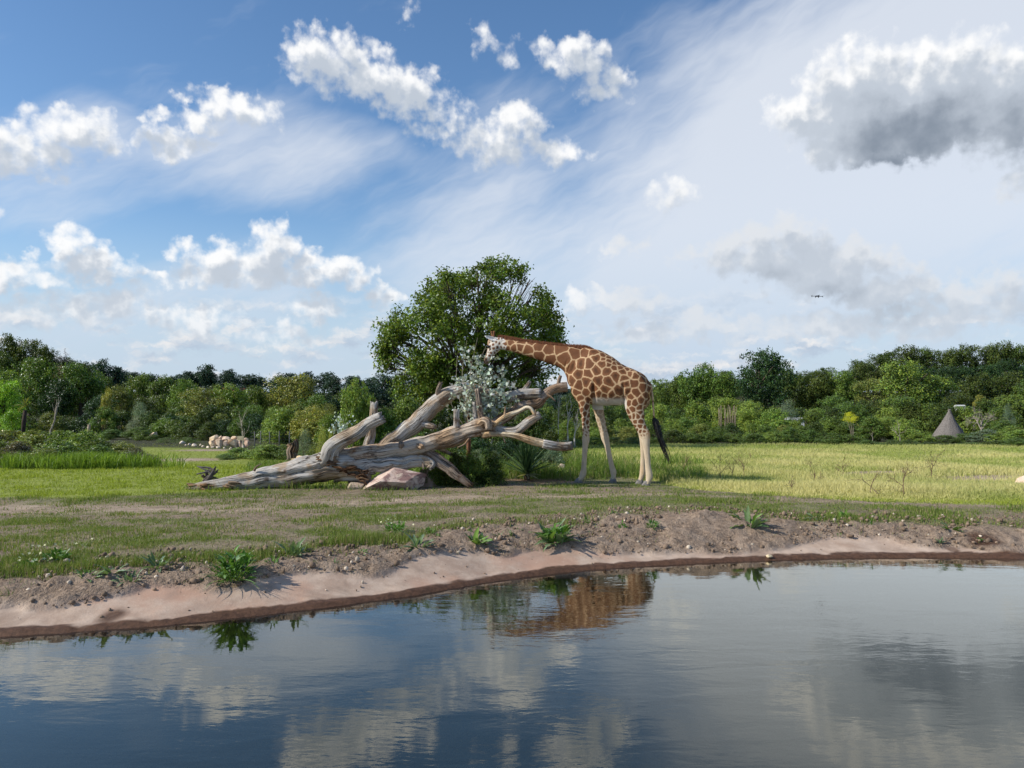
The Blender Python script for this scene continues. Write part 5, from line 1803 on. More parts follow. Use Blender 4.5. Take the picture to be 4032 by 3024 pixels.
def tree(px, ytop, wpx, D_, proto, tint, label, group, name='tree', cat='tree', sink=0.0, seed=None, ybase=None, trunk=True):
    r4 = np.random.default_rng(int(px * 7 + ytop * 13 + D_))
    p_ = P(px, ytop, D_)
    zg = gzf(p_.x, D_) - sink
    if ybase is not None:
        zg = P(px, ybase, D_).z
    h = p_.z - zg
    w = wpx / FPX * D_
    e = empty(name, (p_.x, p_.y, zg))
    if group and '{d}' in label:
        d1 = {'dark': 'dark green', 'mid': 'mid green', 'light': 'light green', 'lime': 'lime green', 'olive': 'olive', 'grey': 'grey green', 'yellow': 'yellow', 'blue': 'bluish dark', 'brown': 'brownish', 'ylw2': 'yellowish', 'deep': 'very dark green'}[tint]
        d2 = {'round': 'rounded', 'tall': 'upright', 'bush': 'bushy', 'tier': 'layered', 'airy': 'feathery', 'far': 'rounded', 'conifer': 'pointed'}[proto]
        sz = 'broad ' if w > 1.25 * h else ('slim ' if w < 0.62 * h else '')
        label = label.replace('{d}', sz + d1 + ' ' + d2)
    tag(e, label, cat, group)
    lst = PROTO[proto]
    c_ = obj('crown', lst[r4.integers(len(lst))], e)
    c_.scale = (w, w * r4.uniform(0.9, 1.1), h * 1.02)
    c_.rotation_euler = (0, 0, r4.uniform(0, 6.28))
    j = r4.uniform(0.85, 1.15) * K
    tb = TINT[tint]
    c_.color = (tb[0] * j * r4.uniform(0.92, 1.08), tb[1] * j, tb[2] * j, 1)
    if trunk and ybase is not None:
        mb_ = MB()
        zl = gzf(p_.x, D_) - zg
        mb_.tube([(0, 0, zl - 0.1), (0.02 * w, 0, zl * 0.5), (0, 0, h * 0.5)], [w * 0.06, w * 0.045, w * 0.03], 8)
        obj('trunk', mb_.mesh('trunk', M_bark), e).color = (0.11, 0.09, 0.07, 1)
    elif trunk:
        t_ = obj('trunk' if proto not in ('bush', 'airy') else 'stems', TRUNK if proto not in ('bush', 'airy') else STEMS, e)
        t_.scale = (w, w, h)
        t_.color = (0.11, 0.09, 0.07, 1)
    return e


rr = random.Random(3)
# --- distant wood line, centre left
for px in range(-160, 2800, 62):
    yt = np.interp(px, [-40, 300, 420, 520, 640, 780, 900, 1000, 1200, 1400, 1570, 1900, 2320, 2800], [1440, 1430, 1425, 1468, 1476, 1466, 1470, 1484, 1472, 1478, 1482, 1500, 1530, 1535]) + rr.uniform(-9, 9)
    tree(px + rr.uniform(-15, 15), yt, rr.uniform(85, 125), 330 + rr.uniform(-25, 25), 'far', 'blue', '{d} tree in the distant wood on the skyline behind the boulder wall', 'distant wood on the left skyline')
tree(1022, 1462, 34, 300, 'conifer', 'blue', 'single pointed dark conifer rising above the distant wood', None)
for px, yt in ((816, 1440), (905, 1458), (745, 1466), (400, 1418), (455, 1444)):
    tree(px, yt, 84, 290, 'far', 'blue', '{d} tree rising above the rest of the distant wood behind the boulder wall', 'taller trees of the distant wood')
# --- left wooded hill
for px, yt, w in ((-150, 1330, 190), (-20, 1342, 170), (60, 1332, 150), (140, 1345, 150), (195, 1372, 120), (250, 1412, 110), (300, 1424, 90), (340, 1440, 90), (-90, 1350, 160)):
    tree(px, yt, w, 150, 'round', 'dark', '{d} tree crowning the hill above the lime green tree', 'trees on the left hill')
for px, yt, w in ((20, 1400, 150), (110, 1420, 140), (230, 1450, 110), (-70, 1420, 160)):
    tree(px, yt, w, 135, 'round', 'brown' if px == 230 else 'dark', '{d} tree on the slope of the hill above the lime green tree', 'trees on the left hill slope')
LB = '{d} tree in the belt behind the brambles and the boulder wall'
LG = 'tree belt on the left'
for px, yt, w, tn, pr, dd in ((120, 1418, 200, 'mid', 'round', 95), (318, 1440, 200, 'mid', 'round', 95), (420, 1490, 130, 'dark', 'round', 110), (480, 1520, 120, 'olive', 'tall', 92), (545, 1478, 130, 'mid', 'round', 100),
                              (645, 1484, 170, 'mid', 'tall', 96), (720, 1500, 130, 'light', 'round', 92), (735, 1560, 160, 'mid', 'tier', 80), (810, 1530, 220, 'olive', 'tier', 78), (915, 1516, 190, 'light', 'tall', 78), (1000, 1530, 130, 'mid', 'round', 82), (40, 1470, 170, 'light', 'round', 88),
                              (1130, 1482, 250, 'olive', 'round', 84), (1230, 1560, 150, 'mid', 'round', 80), (1300, 1590, 120, 'olive', 'airy', 70), (220, 1500, 150, 'deep', 'round', 92), (390, 1560, 150, 'deep', 'round', 88), (590, 1570, 130, 'dark', 'round', 84), (870, 1600, 180, 'dark', 'round', 72), (680, 1600, 120, 'dark', 'round', 80), (980, 1600, 160, 'mid', 'round', 72)):
    tree(px, yt, w, dd, pr, tn, LB, LG)
tree(20, 1506, 175, 60, 'round', 'lime', 'bright lime green tree lit by the sun at the bramble edge', None)
tree(50, 1610, 100, 58, 'bush', 'lime', 'low bright lime bush under the lime green tree', None, 'bush', 'bush')
tree(420, 1532, 60, 76, 'tall', 'ylw2', 'small yellowish tree above the rock outcrop', None)
tree(435, 1596, 70, 76, 'airy', 'ylw2', 'golden leaved shrub just left above the rock outcrop', None, 'shrub', 'shrub')
tree(480, 1610, 60, 76, 'airy', 'olive', 'olive shrub right above the rock outcrop', None, 'shrub', 'shrub')
tree(555, 1584, 105, 70, 'airy', 'grey', 'soft grey green feathery shrub right of the rock outcrop', None, 'shrub', 'shrub')
tree(540, 1640, 90, 66, 'airy', 'grey', 'lower grey green shrub below the feathery shrub', None, 'shrub', 'shrub')
SB = '{d} shrub in the low row beside and behind the boulder wall'
SGp = 'shrubs at the back of the left meadow'
for px, yt, w, dd, tn, pr in ((600, 1660, 100, 60, 'mid', 'bush'), (650, 1640, 120, 60, 'light', 'bush'), (700, 1650, 120, 58, 'mid', 'bush'), (755, 1660, 110, 56, 'dark', 'bush'), (820, 1660, 110, 55, 'dark', 'bush'), (580, 1690, 80, 55, 'mid', 'bush'), (540, 1680, 120, 58, 'mid', 'bush'), (430, 1690, 130, 58, 'mid', 'bush'), (880, 1650, 110, 58, 'deep', 'bush'), (1010, 1640, 120, 58, 'deep', 'bush'), (940, 1640, 110, 56, 'mid', 'bush'),
                              (1075, 1600, 130, 54, 'light', 'airy'), (1160, 1585, 170, 52, 'olive', 'bush'), (1240, 1590, 150, 52, 'ylw2', 'airy'), (1190, 1660, 190, 46, 'mid', 'bush'), (1100, 1650, 120, 48, 'light', 'bush'), (1300, 1660, 130, 44, 'olive', 'bush'), (1120, 1600, 190, 46, 'light', 'bush'), (1225, 1592, 180, 45, 'ylw2', 'bush'), (1310, 1620, 140, 43, 'light', 'bush'), (660, 1720, 90, 48, 'mid', 'airy'), (740, 1720, 90, 48, 'mid', 'airy')):
    tree(px, yt, w, dd, pr, tn, SB, SGp, 'shrub', 'shrub')
for px, yt, w, dd, tn in ((960, 1758, 170, 27, 'light'), (1040, 1748, 190, 26, 'light'), (1120, 1745, 160, 26, 'mid'), (1200, 1750, 160, 25, 'mid'), (890, 1790, 100, 26, 'mid'), (1260, 1740, 130, 24, 'olive')):
    tree(px, yt, w, dd, 'bush', tn, '{d} low bramble bush between the boulder wall and the fallen trunk', 'bramble bushes behind the trunk', 'bramble_bush', 'bush')
tree(1200, 1690, 80, 24, 'airy', 'grey', 'thin twiggy grey green shrub behind the hollow stump', None, 'shrub', 'shrub')
tree(1390, 1500, 150, 24, 'tall', 'light', 'slender young poplar with some silvery leaves left of the upright grey stub', None, 'young_tree', 'tree')
tree(1450, 1560, 100, 24, 'tall', 'light', 'leafy green sapling behind the upright grey stub', None, 'young_tree', 'tree')
tree(1272, 1680, 60, 22, 'airy', 'ylw2', 'small yellow flowering shrub left of the silvery spray', None, 'shrub', 'shrub')
tree(1305, 1690, 46, 22, 'bush', 'ylw2', 'second yellowish shrub beside the yellow flowering shrub', None, 'shrub', 'shrub')
# --- bramble mound left
for px, yt, w, dd, tn in ((-60, 1676, 260, 26, 'brown'), (60, 1682, 250, 26, 'olive'), (150, 1690, 240, 25.5, 'olive'), (240, 1684, 230, 25, 'light'), (330, 1694, 220, 24.5, 'light'), (400, 1716, 220, 24, 'mid'), (480, 1730, 190, 24, 'olive'), (550, 1752, 150, 23.5, 'brown'), (100, 1726, 220, 22, 'brown'), (250, 1736, 230, 21.8, 'mid'), (380, 1752, 200, 21.6, 'mid'), (-30, 1725, 220, 22, 'olive'), (500, 1768, 170, 21.6, 'brown'), (575, 1786, 120, 21.6, 'brown'), (170, 1765, 190, 21.0, 'olive'), (10, 1765, 200, 21.0, 'brown'), (320, 1780, 180, 21.0, 'mid')):
    tree(px, yt, w, dd, 'bush', tn, '{d} bramble hump in the long mound behind the bright lawn', 'bramble mound on the left', 'bramble', 'bramble', sink=0.1)
# --- dark shrubbery behind the log and below the oak
SH = '{d} shrub in the thicket under the broad leafy tree'
SHG = 'thicket under the broad leafy tree'
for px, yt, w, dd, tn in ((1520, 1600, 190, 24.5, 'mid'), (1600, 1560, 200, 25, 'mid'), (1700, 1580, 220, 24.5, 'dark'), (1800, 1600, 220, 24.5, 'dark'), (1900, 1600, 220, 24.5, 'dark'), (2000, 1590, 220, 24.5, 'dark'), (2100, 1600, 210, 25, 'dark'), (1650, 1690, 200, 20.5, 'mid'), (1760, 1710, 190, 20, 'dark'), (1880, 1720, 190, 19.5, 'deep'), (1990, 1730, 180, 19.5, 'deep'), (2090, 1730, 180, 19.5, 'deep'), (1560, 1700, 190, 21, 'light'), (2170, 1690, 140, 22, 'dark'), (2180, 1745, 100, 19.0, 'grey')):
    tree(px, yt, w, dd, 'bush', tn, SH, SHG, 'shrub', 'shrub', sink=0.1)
# grey weeds below
for px, yt, w, dd in ((1880, 1770, 90, 18.2), (1950, 1775, 80, 18.0), (1820, 1790, 80, 18.2)):
    tree(px, yt, w, dd, 'airy', 'grey', 'pale grey green weed clump below the shaded thicket', 'pale weeds below the thicket', 'weed_clump', 'weed')

# --- right side: hill behind the hut, cloud shade put into its dark tints
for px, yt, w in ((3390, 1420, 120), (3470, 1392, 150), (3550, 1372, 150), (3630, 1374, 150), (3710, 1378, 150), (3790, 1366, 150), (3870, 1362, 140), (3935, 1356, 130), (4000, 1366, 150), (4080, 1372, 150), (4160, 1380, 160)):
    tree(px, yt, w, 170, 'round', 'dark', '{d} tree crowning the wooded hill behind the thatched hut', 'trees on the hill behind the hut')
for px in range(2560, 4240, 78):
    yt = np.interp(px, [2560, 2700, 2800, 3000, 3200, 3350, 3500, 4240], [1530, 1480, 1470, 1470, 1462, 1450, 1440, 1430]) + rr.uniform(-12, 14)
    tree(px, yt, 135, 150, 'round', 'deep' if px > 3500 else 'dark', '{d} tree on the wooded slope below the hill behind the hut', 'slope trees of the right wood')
RB = '{d} tree in the belt between the pale meadow and the wooded hill'
RG = 'tree belt on the right'
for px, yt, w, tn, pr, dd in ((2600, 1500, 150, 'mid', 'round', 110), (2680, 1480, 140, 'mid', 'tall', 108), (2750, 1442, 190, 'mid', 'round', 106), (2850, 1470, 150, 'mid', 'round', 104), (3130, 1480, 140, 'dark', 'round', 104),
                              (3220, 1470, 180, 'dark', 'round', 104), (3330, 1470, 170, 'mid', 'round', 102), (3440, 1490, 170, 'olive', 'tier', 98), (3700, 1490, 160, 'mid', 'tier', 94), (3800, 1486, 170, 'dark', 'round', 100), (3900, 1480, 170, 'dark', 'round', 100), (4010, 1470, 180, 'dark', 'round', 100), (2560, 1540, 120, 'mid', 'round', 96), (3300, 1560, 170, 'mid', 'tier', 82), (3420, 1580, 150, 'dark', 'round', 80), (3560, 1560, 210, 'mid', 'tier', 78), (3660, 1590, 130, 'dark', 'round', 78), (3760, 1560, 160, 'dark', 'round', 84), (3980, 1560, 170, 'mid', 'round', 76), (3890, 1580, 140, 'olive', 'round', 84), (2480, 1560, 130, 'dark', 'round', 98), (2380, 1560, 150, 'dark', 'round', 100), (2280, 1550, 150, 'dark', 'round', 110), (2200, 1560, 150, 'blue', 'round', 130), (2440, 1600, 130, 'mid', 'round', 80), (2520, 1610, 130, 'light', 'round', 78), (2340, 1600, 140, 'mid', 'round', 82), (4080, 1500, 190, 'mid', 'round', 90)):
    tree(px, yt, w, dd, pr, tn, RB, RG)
tree(2990, 1384, 255, 98, 'round', 'deep', 'tallest dark rounded tree standing free above the right hand belt', None)
tree(3575, 1420, 290, 92, 'tier', 'light', 'large layered yellow green tree on the slope left above the hut', None)
FB = '{d} shrub in the front row along the back of the pale meadow'
FG = 'front shrubs behind the right meadow'
for px, yt, w, dd, tn, pr in ((2590, 1590, 120, 62, 'light', 'bush'), (2660, 1600, 130, 60, 'mid', 'bush'), (2740, 1580, 150, 58, 'light', 'bush'), (2860, 1566, 160, 60, 'light', 'tier'), (2960, 1580, 140, 58, 'light', 'tier'), (3050, 1600, 150, 56, 'light', 'bush'), (3200, 1610, 150, 58, 'mid', 'bush'), (3290, 1630, 150, 56, 'mid', 'bush'), (3420, 1640, 140, 54, 'mid', 'bush'), (3500, 1640, 140, 54, 'light', 'tier'),
                              (3630, 1695, 110, 50, 'light', 'bush'), (3720, 1712, 130, 50, 'mid', 'bush'), (3800, 1706, 130, 50, 'mid', 'bush'), (3880, 1690, 150, 49, 'grey', 'bush'), (3960, 1670, 150, 48, 'light', 'bush'), (4020, 1690, 150, 46, 'light', 'bush'), (4090, 1680, 160, 46, 'mid', 'bush'), (2520, 1640, 100, 56, 'light', 'bush'), (2450, 1640, 120, 56, 'light', 'bush'), (2370, 1650, 120, 54, 'olive', 'bush'), (2300, 1640, 130, 54, 'olive', 'bush'), (2230, 1650, 110, 50, 'light', 'bush')):
    tree(px, yt, w, dd, pr, tn, FB, FG, 'shrub', 'shrub')
for px, yt, w, dd, tn in ((2640, 1690, 130, 48, 'dark'), (2720, 1700, 120, 48, 'mid'), (2800, 1690, 120, 48, 'mid'), (2880, 1700, 110, 48, 'mid'), (2960, 1705, 120, 47, 'mid'), (3040, 1700, 120, 47, 'light'), (3110, 1680, 120, 47, 'mid'), (3190, 1690, 120, 47, 'mid'), (3270, 1700, 120, 46, 'mid'), (3350, 1705, 110, 46, 'mid'), (3430, 1730, 100, 44, 'mid'), (3510, 1730, 110, 44, 'mid'), (3580, 1730, 100, 44, 'mid'), (3660, 1740, 90, 44, 'dark'), (3740, 1745, 100, 43, 'dark'), (3830, 1740, 120, 43, 'mid'), (3920, 1730, 130, 42, 'mid'), (4010, 1720, 140, 41, 'mid'), (2560, 1720, 100, 48, 'mid'), (2490, 1720, 110, 46, 'mid'), (2420, 1720, 100, 46, 'mid'), (2340, 1720, 110, 44, 'light'), (2265, 1725, 100, 40, 'light'), (2215, 1730, 100, 38, 'grey')):
    tree(px, yt, w, dd, 'bush', tn, '{d} low bush right at the far edge of the pale meadow', 'low bushes along the right meadow', 'bush', 'bush')
tree(3105, 1576, 120, 60, 'airy', 'grey', 'pale grey green willow like shrub among the right hand belt', None, 'shrub', 'shrub')
tree(3970, 1592, 60, 66, 'airy', 'grey', 'narrow grey green conifer like shrub right of the bare branched tree', None, 'shrub', 'shrub')
tree(3862, 1550, 62, 80, 'bush', 'ylw2', 'small golden yellow tree above the bare branched tree', None, ybase=1600)
yf = tree(3346, 1622, 66, 46, 'airy', 'yellow', 'slim tree with bright yellow leaf tufts in the right hand belt', None, ybase=1662, trunk=False)
mb = MB()
for q in range(3):
    mb.tube(catmull([P(3352 + q * 6, 1760, 46), P(3350 + q * 5, 1700, 46), P(3346 + (q - 1) * 16, 1640, 46)], 5), np.linspace(0.035, 0.012, 11), 6)
part_world('trunk', mb.mesh('yellow_tree_trunk', M_bark), yf).color = (0.30, 0.27, 0.2, 1)

# --- undergrowth closing the gaps under the belts
for i, px in enumerate(range(2215, 4330, 62)):
    if 3630 < px < 3930:
        continue
    tree(px + rr.uniform(-14, 14), 1668 + rr.uniform(-26, 22), rr.uniform(100, 140), 53 + rr.uniform(-2, 3), 'bush', ('mid', 'dark', 'light', 'mid', 'olive')[i % 5], '{d} undergrowth bush in the second row behind the pale meadow', 'undergrowth on the right', 'bush', 'bush')
for i, px in enumerate(range(2080, 4300, 75)):
    tree(px + rr.uniform(-14, 14), 1585 + rr.uniform(-24, 22), rr.uniform(130, 165), 72 + rr.uniform(-3, 6), 'bush', ('dark', 'mid', 'dark', 'light')[i % 4], '{d} taller bush under the big trees beyond the pale meadow', 'tall bushes on the right', 'bush', 'bush')
for i, px in enumerate(range(-60, 1560, 66)):
    tree(px + rr.uniform(-14, 14), 1620 + rr.uniform(-20, 24), rr.uniform(115, 150), 68 + rr.uniform(-3, 5), 'bush', ('dark', 'deep', 'mid', 'dark', 'olive')[i % 5], '{d} undergrowth bush below the tree belt behind the boulder wall', 'undergrowth on the left', 'bush', 'bush')
for i, px in enumerate(range(-60, 1600, 90)):
    tree(px + rr.uniform(-14, 14), 1520 + rr.uniform(-14, 20), rr.uniform(150, 190), 125 + rr.uniform(-5, 9), 'bush', ('deep', 'dark', 'blue')[i % 3], '{d} tree between the boulder wall belt and the distant wood', 'dark middle wood on the left', 'tree', 'tree')
for i, px in enumerate((1700, 1780, 1848, 1930)):
    tree(px, 1756 + 8 * (i % 2), 130, 15.85 + 0.05 * i, 'bush', ('mid', 'dark', 'mid', 'dark')[i], '{d} low bush directly under the raised part of the fallen tree', 'bushes under the fallen tree', 'bush', 'bush', sink=0.05)
tree(3785, 1604, 120, 74, 'round', 'mid', 'leafy tree hiding the white roof behind the thatched hut', None)
tree(3125, 1655, 110, 58, 'bush', 'light', 'bush in front of the low white roofed building', None, 'bush', 'bush')

# --- bare and dead trees
def bare(px, ybase, ytop, D_, seed, label, name='bare_tree', col=(0.42, 0.38, 0.33), lean=0.0, depth=3, r0=0.05, spread=0.55, group=None, cat='tree', up=0.2, nchild=(2, 4), frac=0.5, zbase=None):
    p0 = P(px, ybase, D_)
    p1 = P(px, ytop, D_)
    h = p1.z - p0.z
    e = empty(name, tuple(p0))
    tag(e, label, cat, group)
    mb_ = MB()
    r4 = np.random.default_rng(seed)
    zl = gzf(p0.x, D_) - p0.z
    if zl < 0:
        mb_.tube([(-lean * 0.5 * -zl, 0, zl - 0.08), (-lean * 0.2 * -zl, 0, zl * 0.5), (0, 0, 0)], [r0 * 1.3, r0 * 1.15, r0], 6)
    branch_tree(mb_, (0, 0, -0.03 * h), (lean, 0, 1), h * frac, r0, depth, r4, spread, 0.25, up, nchild)
    o = obj('branches', mb_.mesh('branches', M_bark), e)
    o.color = (*col, 1)
    return e


bare(3868, 1715, 1588, 60, 501, 'wide bare grey branched tree right beside the thatched hut', r0=0.07, depth=4, spread=0.8, nchild=(3, 4))
bare(3545, 1775, 1660, 45, 502, 'slim bare whitish tree in front of the right hand belt', r0=0.035, depth=3, spread=0.4)
bare(3432, 1760, 1680, 45.5, 503, 'small bare grey sapling left of the slim whitish tree', r0=0.03, depth=2, spread=0.4)
bare(958, 1752, 1618, 29.5, 504, 'pale bare multi stemmed sapling rising at the right end of the boulder wall', r0=0.028, depth=3, spread=0.42, col=(0.55, 0.50, 0.42), frac=0.45)
bare(262, 1440, 1376, 148, 505, 'bare grey tree top against the sky at the edge of the left hill', r0=0.10, depth=4, spread=0.75, col=(0.22, 0.20, 0.20), nchild=(3, 4))
bare(200, 1690, 1530, 46, 506, 'leaning dead whitish stems behind the bramble mound', r0=0.05, depth=2, spread=0.25, lean=0.42, col=(0.50, 0.45, 0.37), frac=0.62)
for i, (px, yb_, yt) in enumerate(((2197, 1722, 1565), (2236, 1715, 1585), (2262, 1722, 1640), (2130, 1700, 1640))):
    bare(px, yb_, yt, 40 - i, 510 + i, 'thin white barked birch stem between the fallen tree and the giraffe legs', col=(0.62, 0.60, 0.54), r0=0.035, depth=2, spread=0.22, frac=0.75, group='birch stems near the giraffe', name='birch')
for i in range(11):
    px = 2832 + i * 6.5 + rr.uniform(-2, 2)
    mbx = MB()
    d_ = 56.5
    yy0, yy1 = 1700 + rr.uniform(-10, 15), 1598 + rr.uniform(-6, 12)
    a_ = P(px, yy0, d_)
    mbx.tube([np.array((0, 0, gzf(a_.x, d_) - a_.z - 0.1)), np.array(P(px + rr.uniform(-3, 3), (yy0 + yy1) / 2, d_)) - np.array(a_), np.array(P(px + rr.uniform(-5, 5), yy1, d_)) - np.array(a_)], [0.038, 0.028, 0.018], 5)
    o = obj('bare_pole', mbx.mesh('bare_pole', M_bark), None, tuple(a_))
    o.color = (0.36, 0.30, 0.22, 1)
    tag(o, 'thin bare pole stem in the clump under the light green crown', 'stem', 'bare pole stems in the right belt')
# dry saplings in the meadow
DS = [(2840, 1898, 1815, 531), (2882, 1890, 1825, 532), (2930, 1882, 1805, 533), (3111, 1940, 1888, 534), (3208, 1908, 1840, 535), (3322, 1872, 1825, 536), (3425, 1955, 1858, 537), (3562, 1960, 1855, 538), (3665, 1895, 1815, 539), (2690, 1868, 1812, 540), (2958, 1815, 1795, 541)]
for i, (px, yb_, yt, sd) in enumerate(DS):
    g_ = G(px, yb_)
    bare(px, yb_ + 6, yt, g_.y, sd, 'dry leafless brown sapling standing in the tall pale meadow grass', name='dry_sapling', col=(0.24, 0.165, 0.115), r0=0.010, depth=3, spread=0.6, group='dry saplings in the meadow', cat='sapling', frac=0.8, nchild=(3, 5), up=0.1)
# brushwood heap left of the front leg
bw = G(2255, 1850)
bwo = empty('brushwood', (bw.x, bw.y + 0.6, gzf(bw.x, bw.y + 0.6)))
tag(bwo, 'heap of thin grey brushwood twigs behind the giraffe front leg', 'brushwood')
mb = MB()
r4 = np.random.default_rng(551)
for q in range(150):
    a_ = r4.normal(size=3) * np.array([0.33, 0.25, 0.0]); a_[2] = max(0, 0.38 - abs(a_[0]) * 0.55) * r4.random()
    d_ = r4.normal(size=3) * np.array([0.30, 0.2, 0.13])
    mb.tube([a_, a_ + d_ * 0.5 + r4.normal(size=3) * 0.03, a_ + d_], [0.006, 0.005, 0.003], 3)
o = obj('twigs', mb.mesh('twigs', M_bark), bwo); o.color = (0.26, 0.21, 0.17, 1); o['kind'] = 'stuff'

# --- thatched hut
hp = P(3735, 1716, 62)
hut = empty('thatched_hut', (hp.x, hp.y, gzf(hp.x, 62)))
tag(hut, 'round hut with pointed grey thatched roof half hidden by shrubs', 'hut')
mth, t, out = material('thatch')
pos = t.node('ShaderNodeTexCoord').outputs['Object']
n1 = t.noise(t.v('MULTIPLY', pos, (9, 9, 1.4)), 2.5, 6, 0.7)
principled(t, out, t.mix(t.sstep(n1, 0.3, 0.7), (0.10, 0.09, 0.085), (0.26, 0.24, 0.225)), 0.95, 0.1, n1, 1.0, 0.08)
ze, zt = P(3735, 1718, 62).z - hut.location.z, P(3740, 1612, 62).z - hut.location.z
wr = 118 / FPX * 62 / 2 * 1.02
mb = MB()
sd = 40
prof = [(1.02, -0.06), (1.0, 0.0), (0.72, 0.24), (0.45, 0.50), (0.24, 0.74), (0.11, 0.90), (0.085, 0.95), (0.10, 0.965), (0.09, 1.0), (0.0, 1.01)]
Vv = []
r4 = np.random.default_rng(560)
for (rk, hk) in prof:
    for j in range(sd):
        a_ = 2 * math.pi * j / sd
        q = 1 + r4.normal(0, 0.03)
        Vv.append((wr * rk * q * math.cos(a_) + 0.1 * hk, wr * rk * q * math.sin(a_), ze + (zt - ze) * hk + r4.normal(0, 0.012)))
Ff = [(i * sd + j, i * sd + (j + 1) % sd, (i + 1) * sd + (j + 1) % sd, (i + 1) * sd + j) for i in range(len(prof) - 1) for j in range(sd)]
mb.add(Vv, Ff)
obj('roof', mb.mesh('roof', mth), hut)
mb = MB()
mb.tube([(0, 0, -0.3), (0, 0, ze + 0.15)], [wr * 0.78, wr * 0.78], 28)
obj('wall', mb.mesh('hut_wall', plain('clay_wall', (0.30, 0.22, 0.15), 0.9, 0.1, 6)), hut)
for j in range(10):
    a_ = 2 * math.pi * j / 10
    mb = MB(); mb.tube([(wr * 0.92 * math.cos(a_), wr * 0.92 * math.sin(a_), -0.3), (wr * 0.92 * math.cos(a_), wr * 0.92 * math.sin(a_), ze + 0.1)], [0.05, 0.045], 8)
    o = obj('post', mb.mesh('hut_post', M_bark), hut); o.color = (0.2, 0.16, 0.12, 1)


# --- low buildings glimpsed through leaves
def shed(px0, px1, ytop, yeave, D_, wall, roof, label):
    a_, b_ = P(px0, yeave, D_), P(px1, ytop, D_)
    w = b_.x - a_.x
    zg = gzf((a_.x + b_.x) / 2, D_)
    e = empty('shed', ((a_.x + b_.x) / 2, D_, zg))
    tag(e, label, 'building')
    he, ht = a_.z - zg, b_.z - zg
    mb_ = MB(); mb_.box((0, 0, he / 2 - 0.2), (w, w * 0.6, he + 0.4)); obj('wall', mb_.mesh('shed_wall', wall, False), e)
    mb_ = MB()
    hw, hd = w / 2 * 1.06, w * 0.36
    mb_.add([(-hw, -hd, he), (hw, -hd, he), (hw, hd, he), (-hw, hd, he), (-hw, 0, ht), (hw, 0, ht)], [(0, 1, 5, 4), (2, 3, 4, 5), (0, 4, 3), (1, 2, 5), (3, 2, 1, 0)])
    obj('roof', mb_.mesh('shed_roof', roof, False), e)
    mb_ = MB(); mb_.box((0, -w * 0.3 - 0.02, he * 0.42), (w * 0.18, 0.06, he * 0.8)); obj('door', mb_.mesh('shed_door', plain('shed_door', (0.12, 0.1, 0.09)), False), e)


M_wht = plain('white_render', (0.72, 0.72, 0.70), 0.8, 0.2, 2, 0.08)
M_drk = plain('dark_roofing', (0.045, 0.052, 0.07), 0.5, 0.4, 3)
M_red = plain('red_tiles', (0.28, 0.10, 0.07), 0.8, 0.2, 6)
shed(2250, 2292, 1608, 1622, 84, plain('dark_boards', (0.08, 0.07, 0.065), 0.8, 0.2, 4), M_drk, 'dark roofed shed glimpsed between the trees left of the giraffe chest')
shed(3095, 3160, 1644, 1653, 63, M_wht, plain('white_roof', (0.5, 0.51, 0.52), 0.5, 0.4), 'low white roofed building showing through shrubs right of the tallest dark tree')
shed(3762, 3796, 1594, 1599, 80, M_wht, plain('white_roof_panels', (0.5, 0.51, 0.52), 0.5, 0.4), 'white roof glimpsed among the trees just behind the thatched hut')
shed(868, 965, 1526, 1546, 240, plain('brown_render', (0.3, 0.22, 0.18)), M_red, 'red tiled house roof in the distant wood on the left')

# --- posts on the left
def post(px, y0, y1, D_, wpx, label, col=(0.46, 0.38, 0.29), lean=0.0, sign=False, group=None):
    a_, b_ = P(px, y0, D_), P(px + lean, y1, D_)
    e = empty('wooden_post', tuple(a_))
    tag(e, label, 'post', group)
    r_ = wpx / FPX * D_ / 2
    mb_ = MB(); mb_.tube([np.array((-(b_.x - a_.x) * 0.5, 0, min(0, gzf(a_.x, D_) - a_.z) - 0.15)), (np.array(b_) - np.array(a_)) * 0.5, np.array(b_) - np.array(a_)], [r_ * 1.05, r_, r_ * 0.97], 12)
    o = obj('pole', mb_.mesh('pole', M_bark), e); o.color = (*col, 1)
    if sign:
        sx_ = 26 / FPX * D_
        mb_ = MB(); mb_.box((0, -r_ - 0.012, (b_.z - a_.z) * 0.93), (sx_, 0.02, sx_ * 0.62))
        obj('sign_board', mb_.mesh('sign_board', plain('sign_board', (0.50, 0.42, 0.28), 0.8, 0.2, 12), False), e)
    return e


post(348, 1712, 1672, 27.5, 11, 'stout pale wooden post sticking out of the bramble mound', lean=3)
post(376, 1722, 1704, 27.0, 6, 'short thin wooden post right of the stout post in the brambles')
post(948, 1768, 1722, 27.2, 6, 'slim wooden post with small tan board in front of the boulder wall', (0.34, 0.26, 0.2), sign=True)
post(3712, 1812, 1788, 42, 5, 'short white marker post at the edge of the right meadow', (0.65, 0.62, 0.56))
post(3624, 1800, 1756, 43, 5, 'leaning pale broken pole among the bushes at the right meadow', (0.52, 0.48, 0.42), lean=-14)
# wire fence right of the boulder wall
fe = empty('wire_fence', tuple(G(1050, 1752)))
tag(fe, 'dark post and wire fence in the shade right of the boulder wall', 'fence')
FD = 30.5
M_wire = plain('wire', (0.05, 0.055, 0.06), 0.6, 0.4)
for px in (1003, 1027, 1062, 1100, 1140):
    mb = MB(); mb.tube([P(px, 1795, FD), P(px, 1698, FD)], [0.022, 0.022], 6)
    part_world('post', mb.mesh('fence_post', M_wire), fe)
for py in (1705, 1718, 1731, 1744):
    mb = MB(); mb.tube([P(985, py, FD), P(1070, py, FD), P(1150, py, FD)], [0.005] * 3, 4)
    part_world('wire', mb.mesh('fence_wire', M_wire), fe)

